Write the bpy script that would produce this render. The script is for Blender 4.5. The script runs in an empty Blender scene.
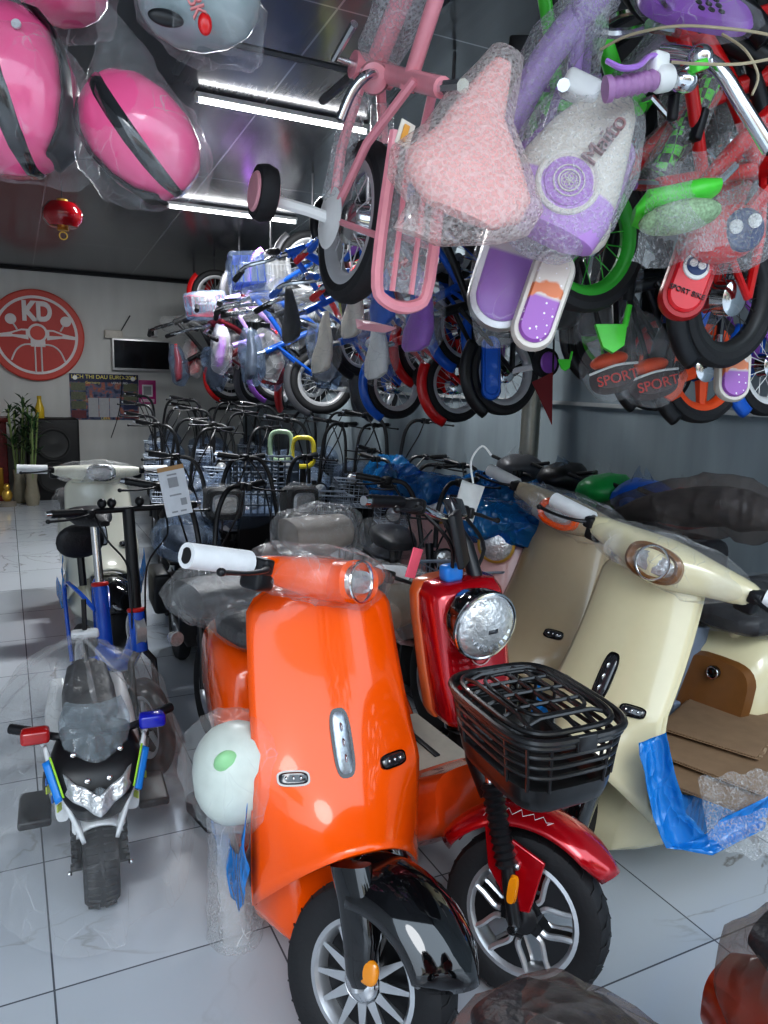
import bpy, bmesh, math, random
from mathutils import Vector, Matrix, Euler, noise
random.seed(7)
PI = math.pi
scene = bpy.context.scene
col = scene.collection
V = Vector

# ------------------------------------------------------------------ camera
F = 760.0; H = 1.63
_y = math.radians(26.5506); _p = math.radians(9.7039); _r = math.radians(1.8)
FWD = V((math.sin(_y)*math.cos(_p), math.cos(_y)*math.cos(_p), -math.sin(_p)))
_r0 = V((math.cos(_y), -math.sin(_y), 0)); _u0 = V((math.sin(_y)*math.sin(_p), math.cos(_y)*math.sin(_p), math.cos(_p)))
RT = _r0*math.cos(_r) + _u0*math.sin(_r); UP = -_r0*math.sin(_r) + _u0*math.cos(_r)
def at(x, y, z):          # survey helper: point seen at pixel x,y at distance z along the view
    return V((0, 0, H)) + (FWD + RT*((x-384)/F) - UP*((y-512)/F))*z
def at_y(x, y, Y):
    d = at(x, y, 1) - V((0, 0, H)); return V((0, 0, H)) + d*(Y/d.y)
def at_x(x, y, X):
    d = at(x, y, 1) - V((0, 0, H)); return V((0, 0, H)) + d*(X/d.x)
cam = bpy.data.cameras.new('camera'); co = bpy.data.objects.new('camera', cam); col.objects.link(co)
cam.sensor_fit = 'VERTICAL'; cam.sensor_height = 24; cam.lens = 24*F/1024; cam.clip_start = 0.05
m3 = Matrix((RT, UP, -FWD)).transposed()
co.matrix_world = Matrix.Translation((0, 0, H)) @ m3.to_4x4()
scene.camera = co

# ------------------------------------------------------------------ materials
MC = {}
def newmat(name):
    m = bpy.data.materials.new(name); m.use_nodes = True
    nt = m.node_tree; nt.nodes.clear()
    out = nt.nodes.new('ShaderNodeOutputMaterial')
    return m, nt, out
def N(nt, t, **kw):
    n = nt.nodes.new(t)
    for k, v in kw.items():
        if k in n.inputs: n.inputs[k].default_value = v
        else: setattr(n, k, v)
    return n
def mix_color(nt, fac, a, b):
    n = nt.nodes.new('ShaderNodeMix'); n.data_type = 'RGBA'
    def s(i, v):
        if isinstance(v, (tuple, list)): n.inputs[i].default_value = (*v[:3], 1)
        elif isinstance(v, (int, float)): n.inputs[i].default_value = v
        else: nt.links.new(v, n.inputs[i])
    s(0, fac); s(6, a); s(7, b)
    return n.outputs[2]
def mat(name, c, rough=.45, metal=0., coat=0., var=.12, scale=30, bump=0., emit=0., spec=.5):
    if name in MC: return MC[name]
    m, nt, out = newmat(name)
    b = N(nt, 'ShaderNodeBsdfPrincipled', Roughness=rough, Metallic=metal)
    b.inputs['Coat Weight'].default_value = coat; b.inputs['Coat Roughness'].default_value = .04
    b.inputs['Specular IOR Level'].default_value = spec
    tc = N(nt, 'ShaderNodeTexCoord'); nz = N(nt, 'ShaderNodeTexNoise', Scale=scale, Detail=3.)
    nt.links.new(tc.outputs['Object'], nz.inputs['Vector'])
    dk = tuple(x*(1-var) for x in c); lt = tuple(min(1, x*(1+var)) for x in c)
    nt.links.new(mix_color(nt, nz.outputs['Fac'], dk, lt), b.inputs['Base Color'])
    if bump:
        bp = N(nt, 'ShaderNodeBump', Strength=bump, Distance=.01)
        nt.links.new(nz.outputs['Fac'], bp.inputs['Height']); nt.links.new(bp.outputs['Normal'], b.inputs['Normal'])
    if emit:
        b.inputs['Emission Color'].default_value = (*c, 1); b.inputs['Emission Strength'].default_value = emit
    nt.links.new(b.outputs[0], out.inputs[0])
    MC[name] = m; return m
def film(name, tint=(1, 1, 1), lo=.12, hi=.7, scale=9, bub=False, rough=.18, stretch=(1.3, 1.3, .55), body=(.85, .86, .87)):
    """crumpled plastic film: see-through with whitish creases and sharp glints"""
    if name in MC: return MC[name]
    m, nt, out = newmat(name)
    tr = N(nt, 'ShaderNodeBsdfTransparent'); tr.inputs[0].default_value = (*tint, 1)
    b = N(nt, 'ShaderNodeBsdfPrincipled', Roughness=rough); b.inputs['Base Color'].default_value = (*[tint[i]*body[i] for i in range(3)], 1)
    b.inputs['Specular IOR Level'].default_value = .9
    tc = N(nt, 'ShaderNodeTexCoord'); mp = N(nt, 'ShaderNodeMapping'); mp.inputs['Scale'].default_value = stretch
    nt.links.new(tc.outputs['Object'], mp.inputs[0])
    nz = N(nt, 'ShaderNodeTexNoise', Scale=scale*.55, Detail=4., Distortion=.4, Roughness=.55); nz.noise_type = 'RIDGED_MULTIFRACTAL'; nt.links.new(mp.outputs[0], nz.inputs['Vector'])
    mr = N(nt, 'ShaderNodeMapRange'); nt.links.new(nz.outputs['Fac'], mr.inputs[0])
    mr.inputs[1].default_value = .12; mr.inputs[2].default_value = .5; mr.inputs[3].default_value = lo; mr.inputs[4].default_value = hi
    h = nz.outputs['Fac']; fac = mr.outputs[0]
    if bub:
        vo = N(nt, 'ShaderNodeTexVoronoi', Scale=150.); nt.links.new(tc.outputs['Object'], vo.inputs['Vector'])
        ad = N(nt, 'ShaderNodeMath', operation='MULTIPLY_ADD'); nt.links.new(vo.outputs['Distance'], ad.inputs[0]); ad.inputs[1].default_value = .35
        nt.links.new(fac, ad.inputs[2]); fac = ad.outputs[0]; h = vo.outputs['Distance']
    if not bub:   # straight creases, their sharp glints painted in as thin white lines
        wv = N(nt, 'ShaderNodeTexNoise', Scale=scale*.9, Detail=2.); nt.links.new(tc.outputs['Object'], wv.inputs['Vector'])
        va = N(nt, 'ShaderNodeVectorMath', operation='MULTIPLY_ADD'); nt.links.new(wv.outputs['Color'], va.inputs[0]); va.inputs[1].default_value = (.12, .12, .12); nt.links.new(mp.outputs[0], va.inputs[2])
        ve = N(nt, 'ShaderNodeTexVoronoi', Scale=scale*2.2); ve.feature = 'DISTANCE_TO_EDGE'; nt.links.new(va.outputs[0], ve.inputs['Vector'])
        e1 = N(nt, 'ShaderNodeMapRange'); nt.links.new(ve.outputs['Distance'], e1.inputs[0]); e1.inputs[1].default_value = 0; e1.inputs[2].default_value = .022; e1.inputs[3].default_value = 1; e1.inputs[4].default_value = 0
        e2 = N(nt, 'ShaderNodeMapRange'); nt.links.new(wv.outputs['Fac'], e2.inputs[0]); e2.inputs[1].default_value = .47; e2.inputs[2].default_value = .62; e2.inputs[3].default_value = 0; e2.inputs[4].default_value = hi*.9
        em = N(nt, 'ShaderNodeMath', operation='MULTIPLY_ADD'); nt.links.new(e1.outputs[0], em.inputs[0]); nt.links.new(e2.outputs[0], em.inputs[1]); nt.links.new(fac, em.inputs[2]); fac = em.outputs[0]
        vf = N(nt, 'ShaderNodeTexVoronoi', Scale=scale*2.2); nt.links.new(va.outputs[0], vf.inputs['Vector'])
        hm = N(nt, 'ShaderNodeMath', operation='MULTIPLY_ADD'); nt.links.new(vf.outputs['Distance'], hm.inputs[0]); hm.inputs[1].default_value = .8; nt.links.new(h, hm.inputs[2]); h = hm.outputs[0]
    lw = N(nt, 'ShaderNodeLayerWeight', Blend=.25)
    mx = N(nt, 'ShaderNodeMath', operation='MULTIPLY_ADD', use_clamp=True)
    nt.links.new(lw.outputs['Facing'], mx.inputs[0]); mx.inputs[1].default_value = .18; nt.links.new(fac, mx.inputs[2])
    bp = N(nt, 'ShaderNodeBump', Strength=.9, Distance=.02 if not bub else .006); nt.links.new(h, bp.inputs['Height'])
    nt.links.new(bp.outputs['Normal'], b.inputs['Normal'])
    ms = N(nt, 'ShaderNodeMixShader'); nt.links.new(mx.outputs[0], ms.inputs[0])
    nt.links.new(tr.outputs[0], ms.inputs[1]); nt.links.new(b.outputs[0], ms.inputs[2]); nt.links.new(ms.outputs[0], out.inputs[0])
    MC[name] = m; return m
def two_tone(name, c1, c2, axis=2, level=0., rough=.35, speck=None, splash=None, coat=.3, width=.002):
    """colour break across an object axis, optional glitter specks and orange splash"""
    if name in MC: return MC[name]
    m, nt, out = newmat(name)
    b = N(nt, 'ShaderNodeBsdfPrincipled', Roughness=rough); b.inputs['Coat Weight'].default_value = coat
    tc = N(nt, 'ShaderNodeTexCoord'); sp = N(nt, 'ShaderNodeSeparateXYZ'); nt.links.new(tc.outputs['Object'], sp.inputs[0])
    mr = N(nt, 'ShaderNodeMapRange'); nt.links.new(sp.outputs[axis], mr.inputs[0]); mr.inputs[1].default_value = level-width; mr.inputs[2].default_value = level+width
    c = mix_color(nt, mr.outputs[0], c1, c2)
    if speck:
        vo = N(nt, 'ShaderNodeTexVoronoi', Scale=speck); nt.links.new(tc.outputs['Object'], vo.inputs['Vector'])
        r = N(nt, 'ShaderNodeMapRange'); nt.links.new(vo.outputs['Distance'], r.inputs[0]); r.inputs[1].default_value = .15; r.inputs[2].default_value = .2; r.inputs[3].default_value = 1; r.inputs[4].default_value = 0
        c = mix_color(nt, r.outputs[0], c, (.95, .9, .95))
    if splash:
        nz = N(nt, 'ShaderNodeTexNoise', Scale=14., Detail=3.); nt.links.new(tc.outputs['Object'], nz.inputs['Vector'])
        # splash only near the colour break
        d = N(nt, 'ShaderNodeMath', operation='SUBTRACT'); nt.links.new(sp.outputs[axis], d.inputs[0]); d.inputs[1].default_value = level+.018
        d2 = N(nt, 'ShaderNodeMath', operation='ABSOLUTE'); nt.links.new(d.outputs[0], d2.inputs[0])
        d3 = N(nt, 'ShaderNodeMath', operation='MULTIPLY_ADD'); nt.links.new(d2.outputs[0], d3.inputs[0]); d3.inputs[1].default_value = -9.; nt.links.new(nz.outputs['Fac'], d3.inputs[2])
        r = N(nt, 'ShaderNodeMapRange'); nt.links.new(d3.outputs[0], r.inputs[0]); r.inputs[1].default_value = .3; r.inputs[2].default_value = .36
        c = mix_color(nt, r.outputs[0], c, splash)
    nt.links.new(c, b.inputs['Base Color']); nt.links.new(b.outputs[0], out.inputs[0]); MC[name] = m; return m

BLACK = mat('black plastic', (.012, .012, .014), .38)
GLOSSBLACK = mat('gloss black', (.004, .004, .005), .06, coat=1)
RUBBER = mat('tyre rubber', (.02, .02, .022), .65, bump=.15, scale=80)
CHROME = mat('chrome', (.75, .76, .78), .14, 1.)
STEEL = mat('brushed steel', (.5, .51, .53), .35, 1., bump=.1)
SILVER = mat('silver paint', (.6, .61, .63), .3, .7)
SEATBLK = mat('seat leather', (.02, .02, .024), .42, bump=.3, scale=60)
WHITEP = mat('white plastic', (.82, .82, .8), .35)
FOAM = mat('white foam sleeve', (.86, .87, .88), .7, bump=.2)
ORANGE = mat('orange gloss paint', (1.0, .115, .002), .2, coat=.8, var=.02, spec=.3)
CREAM = mat('cream gloss paint', (.78, .71, .47), .2, coat=.8, var=.03)
TAN = mat('beige gloss paint', (.47, .38, .25), .22, coat=.8, var=.03)
IVORY = mat('ivory gloss paint', (.8, .79, .68), .22, coat=.8, var=.03)
RED = mat('candy red paint', (.5, .003, .012), .16, .35, coat=1, var=.05)
PINKP = mat('pink scooter paint', (.75, .45, .42), .25, coat=.6)
MINT = mat('pale mint paint', (.55, .68, .6), .25, coat=.6)
BROWN = mat('brown panel', (.2, .085, .025), .3, coat=.4)
GLASS = mat('headlight glass', (.75, .78, .8), .08, .55, coat=1, bump=.6, scale=70, var=.5)
AMBER = mat('amber lens', (.85, .3, .01), .15, coat=1)
SMOKE = mat('smoked lens', (.03, .03, .035), .1, coat=1)
CLEAR = film('clear film', lo=.05, hi=.32, scale=9)
CLEAR2 = film('soft clear bag', lo=.06, hi=.22, scale=6)
SEATF = film('seat film', lo=.03, hi=.16, scale=8)
THICK = film('milky film', lo=.3, hi=.8, scale=7)
BUB = film('bubble wrap', lo=.02, hi=.22, scale=6, bub=True, rough=.25)
BUBW = film('dense bubble wrap', tint=(1, .93, .9), lo=.08, hi=.3, scale=6, bub=True, rough=.3)
BLUEF = film('blue film', tint=(.04, .28, .85), lo=.78, hi=.95, scale=10, body=(.3, .85, .8))
BLUEW = film('blue wrap film', tint=(.05, .3, .8), lo=.45, hi=.85, scale=10, body=(.3, .7, .6))
BLUET = film('thin blue film', tint=(.1, .35, .95), lo=.4, hi=.8, scale=10)
GREYF = film('grey film', tint=(.75, .8, .88), lo=.15, hi=.5, scale=8, body=(.55, .66, .8))

# ------------------------------------------------------------------ mesh builder
def rootmat(o):
    while o.parent is not None: o = o.parent
    return o.matrix_basis.copy()
class MB:
    def __init__(s, M=None): s.v = []; s.f = []; s.M = M or Matrix.Identity(4)
    def add(s, vs, fs, M=None):
        o = len(s.v); T = s.M @ M if M is not None else s.M
        s.v += [T @ V(p) for p in vs]; s.f += [tuple(i+o for i in f) for f in fs]; return s
    def box(s, c, d, rot=None, b=0.):
        x, y, z = d[0]/2, d[1]/2, d[2]/2
        M = Matrix.Translation(c)
        if rot is not None: M = M @ (rot if isinstance(rot, Matrix) else Euler(rot).to_matrix().to_4x4())
        if b <= 0:
            vs = [(i*x, j*y, k*z) for i in (-1, 1) for j in (-1, 1) for k in (-1, 1)]
            fs = [(0, 1, 3, 2), (4, 6, 7, 5), (0, 4, 5, 1), (2, 3, 7, 6), (0, 2, 6, 4), (1, 5, 7, 3)]
            return s.add(vs, fs, M)
        b = min(b, x*.99, y*.99, z*.99)
        bm = bmesh.new(); bmesh.ops.create_cube(bm, size=1)
        for v in bm.verts: v.co = V((v.co.x*2*x, v.co.y*2*y, v.co.z*2*z))
        bmesh.ops.bevel(bm, geom=bm.edges[:], offset=b, segments=3, affect='EDGES', profile=.5)
        bm.verts.index_update()
        s.add([v.co.copy() for v in bm.verts], [tuple(v.index for v in f.verts) for f in bm.faces], M); bm.free(); return s
    def rings(s, rs, cap=True, closed=False):
        n = len(rs[0]); vs = [p for r in rs for p in r]; fs = []; m = len(rs)
        for i in range(m if closed else m-1):
            a = i*n; b = ((i+1) % m)*n
            for j in range(n):
                k = (j+1) % n; fs.append((a+j, a+k, b+k, b+j))
        if cap and not closed:
            fs.append(tuple(range(n))[::-1]); fs.append(tuple((m-1)*n+j for j in range(n)))
        return s.add(vs, fs)
    def tube(s, pts, r, n=8, closed=False, cap=True, smooth=0, flat=1.):
        pts = [V(p) for p in pts]
        if smooth: pts, r = curve(pts, r, smooth, closed)
        m = len(pts); rr = r if isinstance(r, (list, tuple)) else [r]*m
        t0 = (pts[1]-pts[0]).normalized(); up = V((0, 0, 1)) if abs(t0.z) < .9 else V((1, 0, 0))
        u = t0.cross(up).normalized(); rs = []
        for i in range(m):
            if closed: t = (pts[(i+1) % m]-pts[i-1])
            else: t = pts[min(i+1, m-1)]-pts[max(i-1, 0)]
            if t.length < 1e-9: t = t0
            t = t.normalized(); u = (u - t*u.dot(t))
            if u.length < 1e-6: u = t.orthogonal()
            u.normalize(); w = t.cross(u)
            rs.append([pts[i] + u*math.cos(a)*rr[i] + w*math.sin(a)*rr[i]*flat for a in [2*PI*k/n for k in range(n)]])
        return s.rings(rs, cap, closed)
    def cyl(s, a, b, r, r2=None, n=20):
        return s.tube([a, b], [r, r if r2 is None else r2], n)
    def lathe(s, prof, c=(0, 0, 0), ax=(0, 0, 1), n=28, closed=False):
        """prof: list of (radius, height along axis)"""
        ax = V(ax).normalized(); u = ax.orthogonal().normalized(); w = ax.cross(u); c = V(c)
        rs = [[c + ax*h + (u*math.cos(2*PI*k/n) + w*math.sin(2*PI*k/n))*max(r, 1e-4) for k in range(n)] for r, h in prof]
        return s.rings(rs, cap=not closed, closed=closed)
    def ell(s, c, r, M=None, n=16, m=10, e=1.):
        c = V(c); rs = []
        sg = lambda v, p: math.copysign(abs(v)**p, v)
        for i in range(m+1):
            ph = -PI/2 + PI*i/m; cz = max(abs(math.cos(ph)), 1e-3)**e; sz = sg(math.sin(ph), e)
            ring = []
            for k in range(n):
                t = 2*PI*k/n
                p = V((r[0]*cz*sg(math.cos(t), e), r[1]*cz*sg(math.sin(t), e), r[2]*sz))
                if M is not None: p = M @ p
                ring.append(c+p)
            rs.append(ring)
        return s.rings(rs)
    def torus(s, c, ax, R, r, n=40, k=8, wide=1., a0=0, a1=2*PI):
        ax = V(ax).normalized(); u = ax.orthogonal().normalized(); w = ax.cross(u); c = V(c); full = abs(a1-a0-2*PI) < 1e-6
        rs = []
        for i in range(n if full else n+1):
            t = a0+(a1-a0)*i/n; d = u*math.cos(t)+w*math.sin(t)
            rs.append([c + d*(R + r*math.cos(q)) + ax*(r*wide*math.sin(q)) for q in [2*PI*j/k for j in range(k)]])
        return s.rings(rs, closed=full)
    def grid(s, fn, nu, nv):
        vs = [fn(i/nu, j/nv) for j in range(nv+1) for i in range(nu+1)]
        fs = [(j*(nu+1)+i, j*(nu+1)+i+1, (j+1)*(nu+1)+i+1, (j+1)*(nu+1)+i) for j in range(nv) for i in range(nu)]
        return s.add(vs, fs)
    def poly(s, pts, d):
        """prism: polygon pts (3d) extruded by vector d"""
        d = V(d); n = len(pts); return s.add([V(p) for p in pts]+[V(p)+d for p in pts], [tuple(range(n))[::-1], tuple(range(n, 2*n))]+[(i, (i+1) % n, n+(i+1) % n, n+i) for i in range(n)])
    def noise(s, amp, sc=6., seed=0):
        for i, p in enumerate(s.v): s.v[i] = p + noise.noise_vector(p*sc+V((seed, seed*2, 0)))*amp
        return s
    def build(s, name, m, parent=None, smooth=True, world=False, solid=0., sub=0, angle=40, kind=None, label=None, bev=0.):
        off = V((0, 0, 0))
        if world and parent is not None:
            iv = rootmat(parent).inverted(); s.v = [iv @ p for p in s.v]
        me = bpy.data.meshes.new(name); me.from_pydata([tuple(p) for p in s.v], [], s.f); me.materials.append(m)
        bm = bmesh.new(); bm.from_mesh(me); bmesh.ops.recalc_face_normals(bm, faces=bm.faces[:]); bm.to_mesh(me); bm.free()
        if smooth:
            me.polygons.foreach_set('use_smooth', [True]*len(me.polygons))
            try: me.set_sharp_from_angle(angle=math.radians(angle))
            except Exception: pass
        o = bpy.data.objects.new(name, me); col.objects.link(o)
        if parent is not None: o.parent = parent
        if bev: mo = o.modifiers.new('bevel', 'BEVEL'); mo.width = bev; mo.segments = 2
        if solid: mo = o.modifiers.new('solid', 'SOLIDIFY'); mo.thickness = solid; mo.offset = 0
        if sub: mo = o.modifiers.new('sub', 'SUBSURF'); mo.levels = sub; mo.render_levels = sub
        if kind: o['kind'] = kind
        if label: o['label'] = label
        return o
def curve(pts, r, k, closed=False):
    pts = [V(p) for p in pts]; n = len(pts); out = []; rad = []
    rr = r if isinstance(r, (list, tuple)) else [r]*n
    for i in range(n if closed else n-1):
        g = (lambda j: j % n) if closed else (lambda j: min(max(j, 0), n-1))
        p0, p1, p2, p3 = pts[g(i-1)], pts[g(i)], pts[g(i+1)], pts[g(i+2)]
        for q in range(k):
            t = q/k; t2 = t*t; t3 = t2*t
            out.append(.5*((2*p1)+(p2-p0)*t+(2*p0-5*p1+4*p2-p3)*t2+(3*p1-p0-3*p2+p3)*t3)); rad.append(rr[g(i)]*(1-t)+rr[g(i+1)]*t)
    if not closed: out.append(pts[-1]); rad.append(rr[-1])
    return out, rad
def thing(name, label, cat, loc=(0, 0, 0), rotz=0., group=None, scale=1., M=None):
    o = bpy.data.objects.new(name, None); col.objects.link(o); o.empty_display_size = .1
    if M is not None: o.matrix_basis = M
    else: o.location = loc; o.rotation_euler = (0, 0, rotz); o.scale = (scale,)*3
    o['label'] = label; o['category'] = cat
    if group: o['group'] = group
    return o
def tag(o, label, cat, group=None):
    o['label'] = label; o['category'] = cat
    if group: o['group'] = group
    return o
def struct(o): o['kind'] = 'structure'; return o
def head(v):   # rotz that turns local +x onto world direction v
    return math.atan2(v[1], v[0])
def srect(c, u, w, a, b, n=28, e=.45):
    """superellipse ring: centre c, axes u,w with half sizes a,b; e<1 squarer"""
    c, u, w = V(c), V(u), V(w); sg = lambda v: math.copysign(abs(v)**e, v)
    return [c + u*(a*sg(math.cos(t))) + w*(b*sg(math.sin(t))) for t in [2*PI*k/n for k in range(n)]]
def text(body, size, M, m, name, parent=None, depth=.001, bold=0., world=False):
    cu = bpy.data.curves.new(name, 'FONT'); cu.body = body; cu.size = size; cu.extrude = depth; cu.align_x = 'CENTER'; cu.align_y = 'CENTER'; cu.offset = bold
    t = bpy.data.objects.new('tmp', cu); col.objects.link(t)
    dg = bpy.context.evaluated_depsgraph_get(); me = bpy.data.meshes.new_from_object(t.evaluated_get(dg))
    bpy.data.objects.remove(t)
    if world and parent is not None: M = rootmat(parent).inverted() @ M
    me.transform(M); me.name = name; me.materials.clear(); me.materials.append(m)
    o = bpy.data.objects.new(name, me); col.objects.link(o)
    if parent is not None: o.parent = parent
    return o
def basis(o, x, y, z=None):
    x = V(x).normalized(); y = V(y); y = (y - x*y.dot(x)).normalized(); z = x.cross(y)
    M = Matrix((x, y, z)).transposed().to_4x4(); M.translation = V(o); return M
TM = Matrix(((1, 0, 0, 0), (0, 0, 1, 0), (0, 1, 0, 0), (0, 0, 0, 1)))
def shell(c, r, seed, M=None, amp=.03, n=28, m=18, e=.85):
    b = MB(); b.ell(c, r, M, n, m, e); b.noise(amp, 9, seed); b.noise(amp*.5, 26, seed+3); return b
# ------------------------------------------------------------------ room
XL, XR, YB, YF = -2.6, 3.16, 11.1, -0.6
CZ = lambda y: 2.92 + .077*(YB-y)
def tiles_material():
    m, nt, out = newmat('marble floor tiles')
    b = N(nt, 'ShaderNodeBsdfPrincipled', Roughness=.16); b.inputs['Specular IOR Level'].default_value = .5
    tc = N(nt, 'ShaderNodeTexCoord'); mp = N(nt, 'ShaderNodeMapping'); nt.links.new(tc.outputs['Object'], mp.inputs[0])
    mp.inputs['Location'].default_value = (-.045, -.77+.6, 0)
    br = N(nt, 'ShaderNodeTexBrick', Scale=1.); br.offset = 0; br.inputs['Brick Width'].default_value = .6; br.inputs['Row Height'].default_value = .6
    br.inputs['Mortar Size'].default_value = .0028; br.inputs['Mortar Smooth'].default_value = .1
    br.inputs['Color1'].default_value = (.60, .635, .68, 1); br.inputs['Color2'].default_value = (.53, .57, .615, 1); br.inputs['Mortar'].default_value = (.12, .13, .15, 1)
    nt.links.new(mp.outputs[0], br.inputs[0])
    nz = N(nt, 'ShaderNodeTexNoise', Scale=1.1, Detail=6., Distortion=2.2); nt.links.new(tc.outputs['Object'], nz.inputs['Vector'])
    s = N(nt, 'ShaderNodeMath', operation='SUBTRACT'); nt.links.new(nz.outputs['Fac'], s.inputs[0]); s.inputs[1].default_value = .5
    a = N(nt, 'ShaderNodeMath', operation='ABSOLUTE'); nt.links.new(s.outputs[0], a.inputs[0])
    mr = N(nt, 'ShaderNodeMapRange'); nt.links.new(a.outputs[0], mr.inputs[0]); mr.inputs[1].default_value = 0; mr.inputs[2].default_value = .014; mr.inputs[3].default_value = .95; mr.inputs[4].default_value = 0
    nz2 = N(nt, 'ShaderNodeTexNoise', Scale=.9, Detail=2.); nt.links.new(tc.outputs['Object'], nz2.inputs['Vector'])
    r2 = N(nt, 'ShaderNodeMapRange'); nt.links.new(nz2.outputs['Fac'], r2.inputs[0]); r2.inputs[1].default_value = .45; r2.inputs[2].default_value = .6
    mu = N(nt, 'ShaderNodeMath', operation='MULTIPLY'); nt.links.new(mr.outputs[0], mu.inputs[0]); nt.links.new(r2.outputs[0], mu.inputs[1])
    c = mix_color(nt, mu.outputs[0], br.outputs['Color'], (.3, .29, .28))
    nt.links.new(c, b.inputs['Base Color']); nt.links.new(b.outputs[0], out.inputs[0]); return m
def wall_material(name, c, stain=.12, rough=.8):
    m, nt, out = newmat(name)
    b = N(nt, 'ShaderNodeBsdfPrincipled', Roughness=rough)
    tc = N(nt, 'ShaderNodeTexCoord'); mp = N(nt, 'ShaderNodeMapping'); mp.inputs['Scale'].default_value = (2.2, 2.2, .35); nt.links.new(tc.outputs['Object'], mp.inputs[0])
    nz = N(nt, 'ShaderNodeTexNoise', Scale=2., Detail=5.); nt.links.new(mp.outputs[0], nz.inputs['Vector'])
    mr = N(nt, 'ShaderNodeMapRange'); nt.links.new(nz.outputs['Fac'], mr.inputs[0]); mr.inputs[1].default_value = .35; mr.inputs[2].default_value = .75
    nt.links.new(mix_color(nt, mr.outputs[0], c, tuple(x*(1-stain*2.5) for x in c)), b.inputs['Base Color'])
    bp = N(nt, 'ShaderNodeBump', Strength=.15, Distance=.01); nt.links.new(nz.outputs['Fac'], bp.inputs['Height']); nt.links.new(bp.outputs['Normal'], b.inputs['Normal'])
    nt.links.new(b.outputs[0], out.inputs[0]); return m
def ceiling_material():
    m, nt, out = newmat('glossy ceiling panels')
    b = N(nt, 'ShaderNodeBsdfPrincipled', Roughness=.2, Metallic=.55)
    tc = N(nt, 'ShaderNodeTexCoord'); mp = N(nt, 'ShaderNodeMapping'); nt.links.new(tc.outputs['Object'], mp.inputs[0]); mp.inputs['Location'].default_value = (-1.6+1.2*2, -3.9+2.8*2, 0)
    br = N(nt, 'ShaderNodeTexBrick', Scale=1.); br.offset = 0; br.inputs['Brick Width'].default_value = 1.2; br.inputs['Row Height'].default_value = 2.8
    br.inputs['Mortar Size'].default_value = .006; br.inputs['Color1'].default_value = (.17, .175, .185, 1); br.inputs['Color2'].default_value = (.15, .155, .165, 1); br.inputs['Mortar'].default_value = (.42, .43, .45, 1)
    nt.links.new(mp.outputs[0], br.inputs[0])
    mp2 = N(nt, 'ShaderNodeMapping'); mp2.inputs['Scale'].default_value = (9, .6, 1); nt.links.new(tc.outputs['Object'], mp2.inputs[0])
    nz = N(nt, 'ShaderNodeTexNoise', Scale=1.5, Detail=4.); nt.links.new(mp2.outputs[0], nz.inputs['Vector'])
    bp = N(nt, 'ShaderNodeBump', Strength=.12, Distance=.02); nt.links.new(nz.outputs['Fac'], bp.inputs['Height']); nt.links.new(bp.outputs['Normal'], b.inputs['Normal'])
    nt.links.new(br.outputs['Color'], b.inputs['Base Color']); nt.links.new(b.outputs[0], out.inputs[0]); return m
MB().add([(XL, -1.2, 0), (XR, -1.2, 0), (XR, YB, 0), (XL, YB, 0)], [(0, 1, 2, 3)])
def slab(name, vs, m):
    o = MB().add(vs, [tuple(range(len(vs)))]).build(name, m, smooth=False); return struct(o)
def boxs(name, c, d, m): return struct(MB().box(c, d).build(name, m, smooth=False))
FT = tiles_material()
boxs('floor', ((XL+XR)/2, (YB-1.2)/2, -.05), (XR-XL+.4, YB+1.2+.2, .1), FT)
WB = wall_material('white painted wall', (.62, .62, .60), .05)
boxs('wall_back', ((XL+XR)/2, YB+.06, 1.8), (XR-XL+.4, .12, 3.8), WB)
boxs('wall_right', (XR+.06, (YB+YF)/2, 1.9), (.12, YB-YF+.1, 4.2), wall_material('blue grey render wall', (.30, .355, .385), .13))
boxs('wall_left', (XL-.06, (YB+YF)/2, 1.9), (.12, YB-YF+.1, 4.2), wall_material('left wall paint', (.6, .61, .62), .05))
CM = ceiling_material()
c0, c1 = CZ(YF), CZ(YB)
mb = MB(); mb.add([(XL-.1, YF, c0), (XR+.1, YF, c0), (XR+.1, YB+.1, c1), (XL-.1, YB+.1, c1), (XL-.1, YF, c0+.1), (XR+.1, YF, c0+.1), (XR+.1, YB+.1, c1+.1), (XL-.1, YB+.1, c1+.1)],
                  [(0, 3, 2, 1), (4, 5, 6, 7), (0, 1, 5, 4), (1, 2, 6, 5), (2, 3, 7, 6), (3, 0, 4, 7)])
struct(mb.build('ceiling', CM, smooth=False))
TRIMM = mat('dark trim', (.05, .05, .055), .5)
mb = MB(); mb.tube([(XR-.06, YF, CZ(YF)-.07), (XR-.06, YB, CZ(YB)-.07)], .06, 4); struct(mb.build('trim_1', TRIMM, smooth=False))
mb = MB(); mb.tube([(XL, YB-.02, CZ(YB)-.01), (XR, YB-.02, CZ(YB)-.01)], .018, 4); struct(mb.build('trim_2', TRIMM, smooth=False))
CON = mat('grey conduit', (.45, .46, .46), .5)
mb = MB(); mb.box((XR-.012, 5.0, 1.535), (.024, 9.5, .022)); struct(mb.build('trim_3', CON, smooth=False))
PV = mat('street paving', (.42, .43, .44), .8, scale=4, bump=.2)
boxs('street_ground', (0, -16.3, -.12), (44, 30, .1), PV)
# steel column by the right wall
P = at_x(530, 430, 2.98)
o = tag(MB().cyl((2.98, P.y, 0), (2.98, P.y, CZ(P.y)-.005), .06, n=24).build('steel_column', mat('galvanised pipe', (.42, .41, .36), .35, .8)), 'round galvanised steel column standing in front of the blue grey right wall', 'column')
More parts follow.
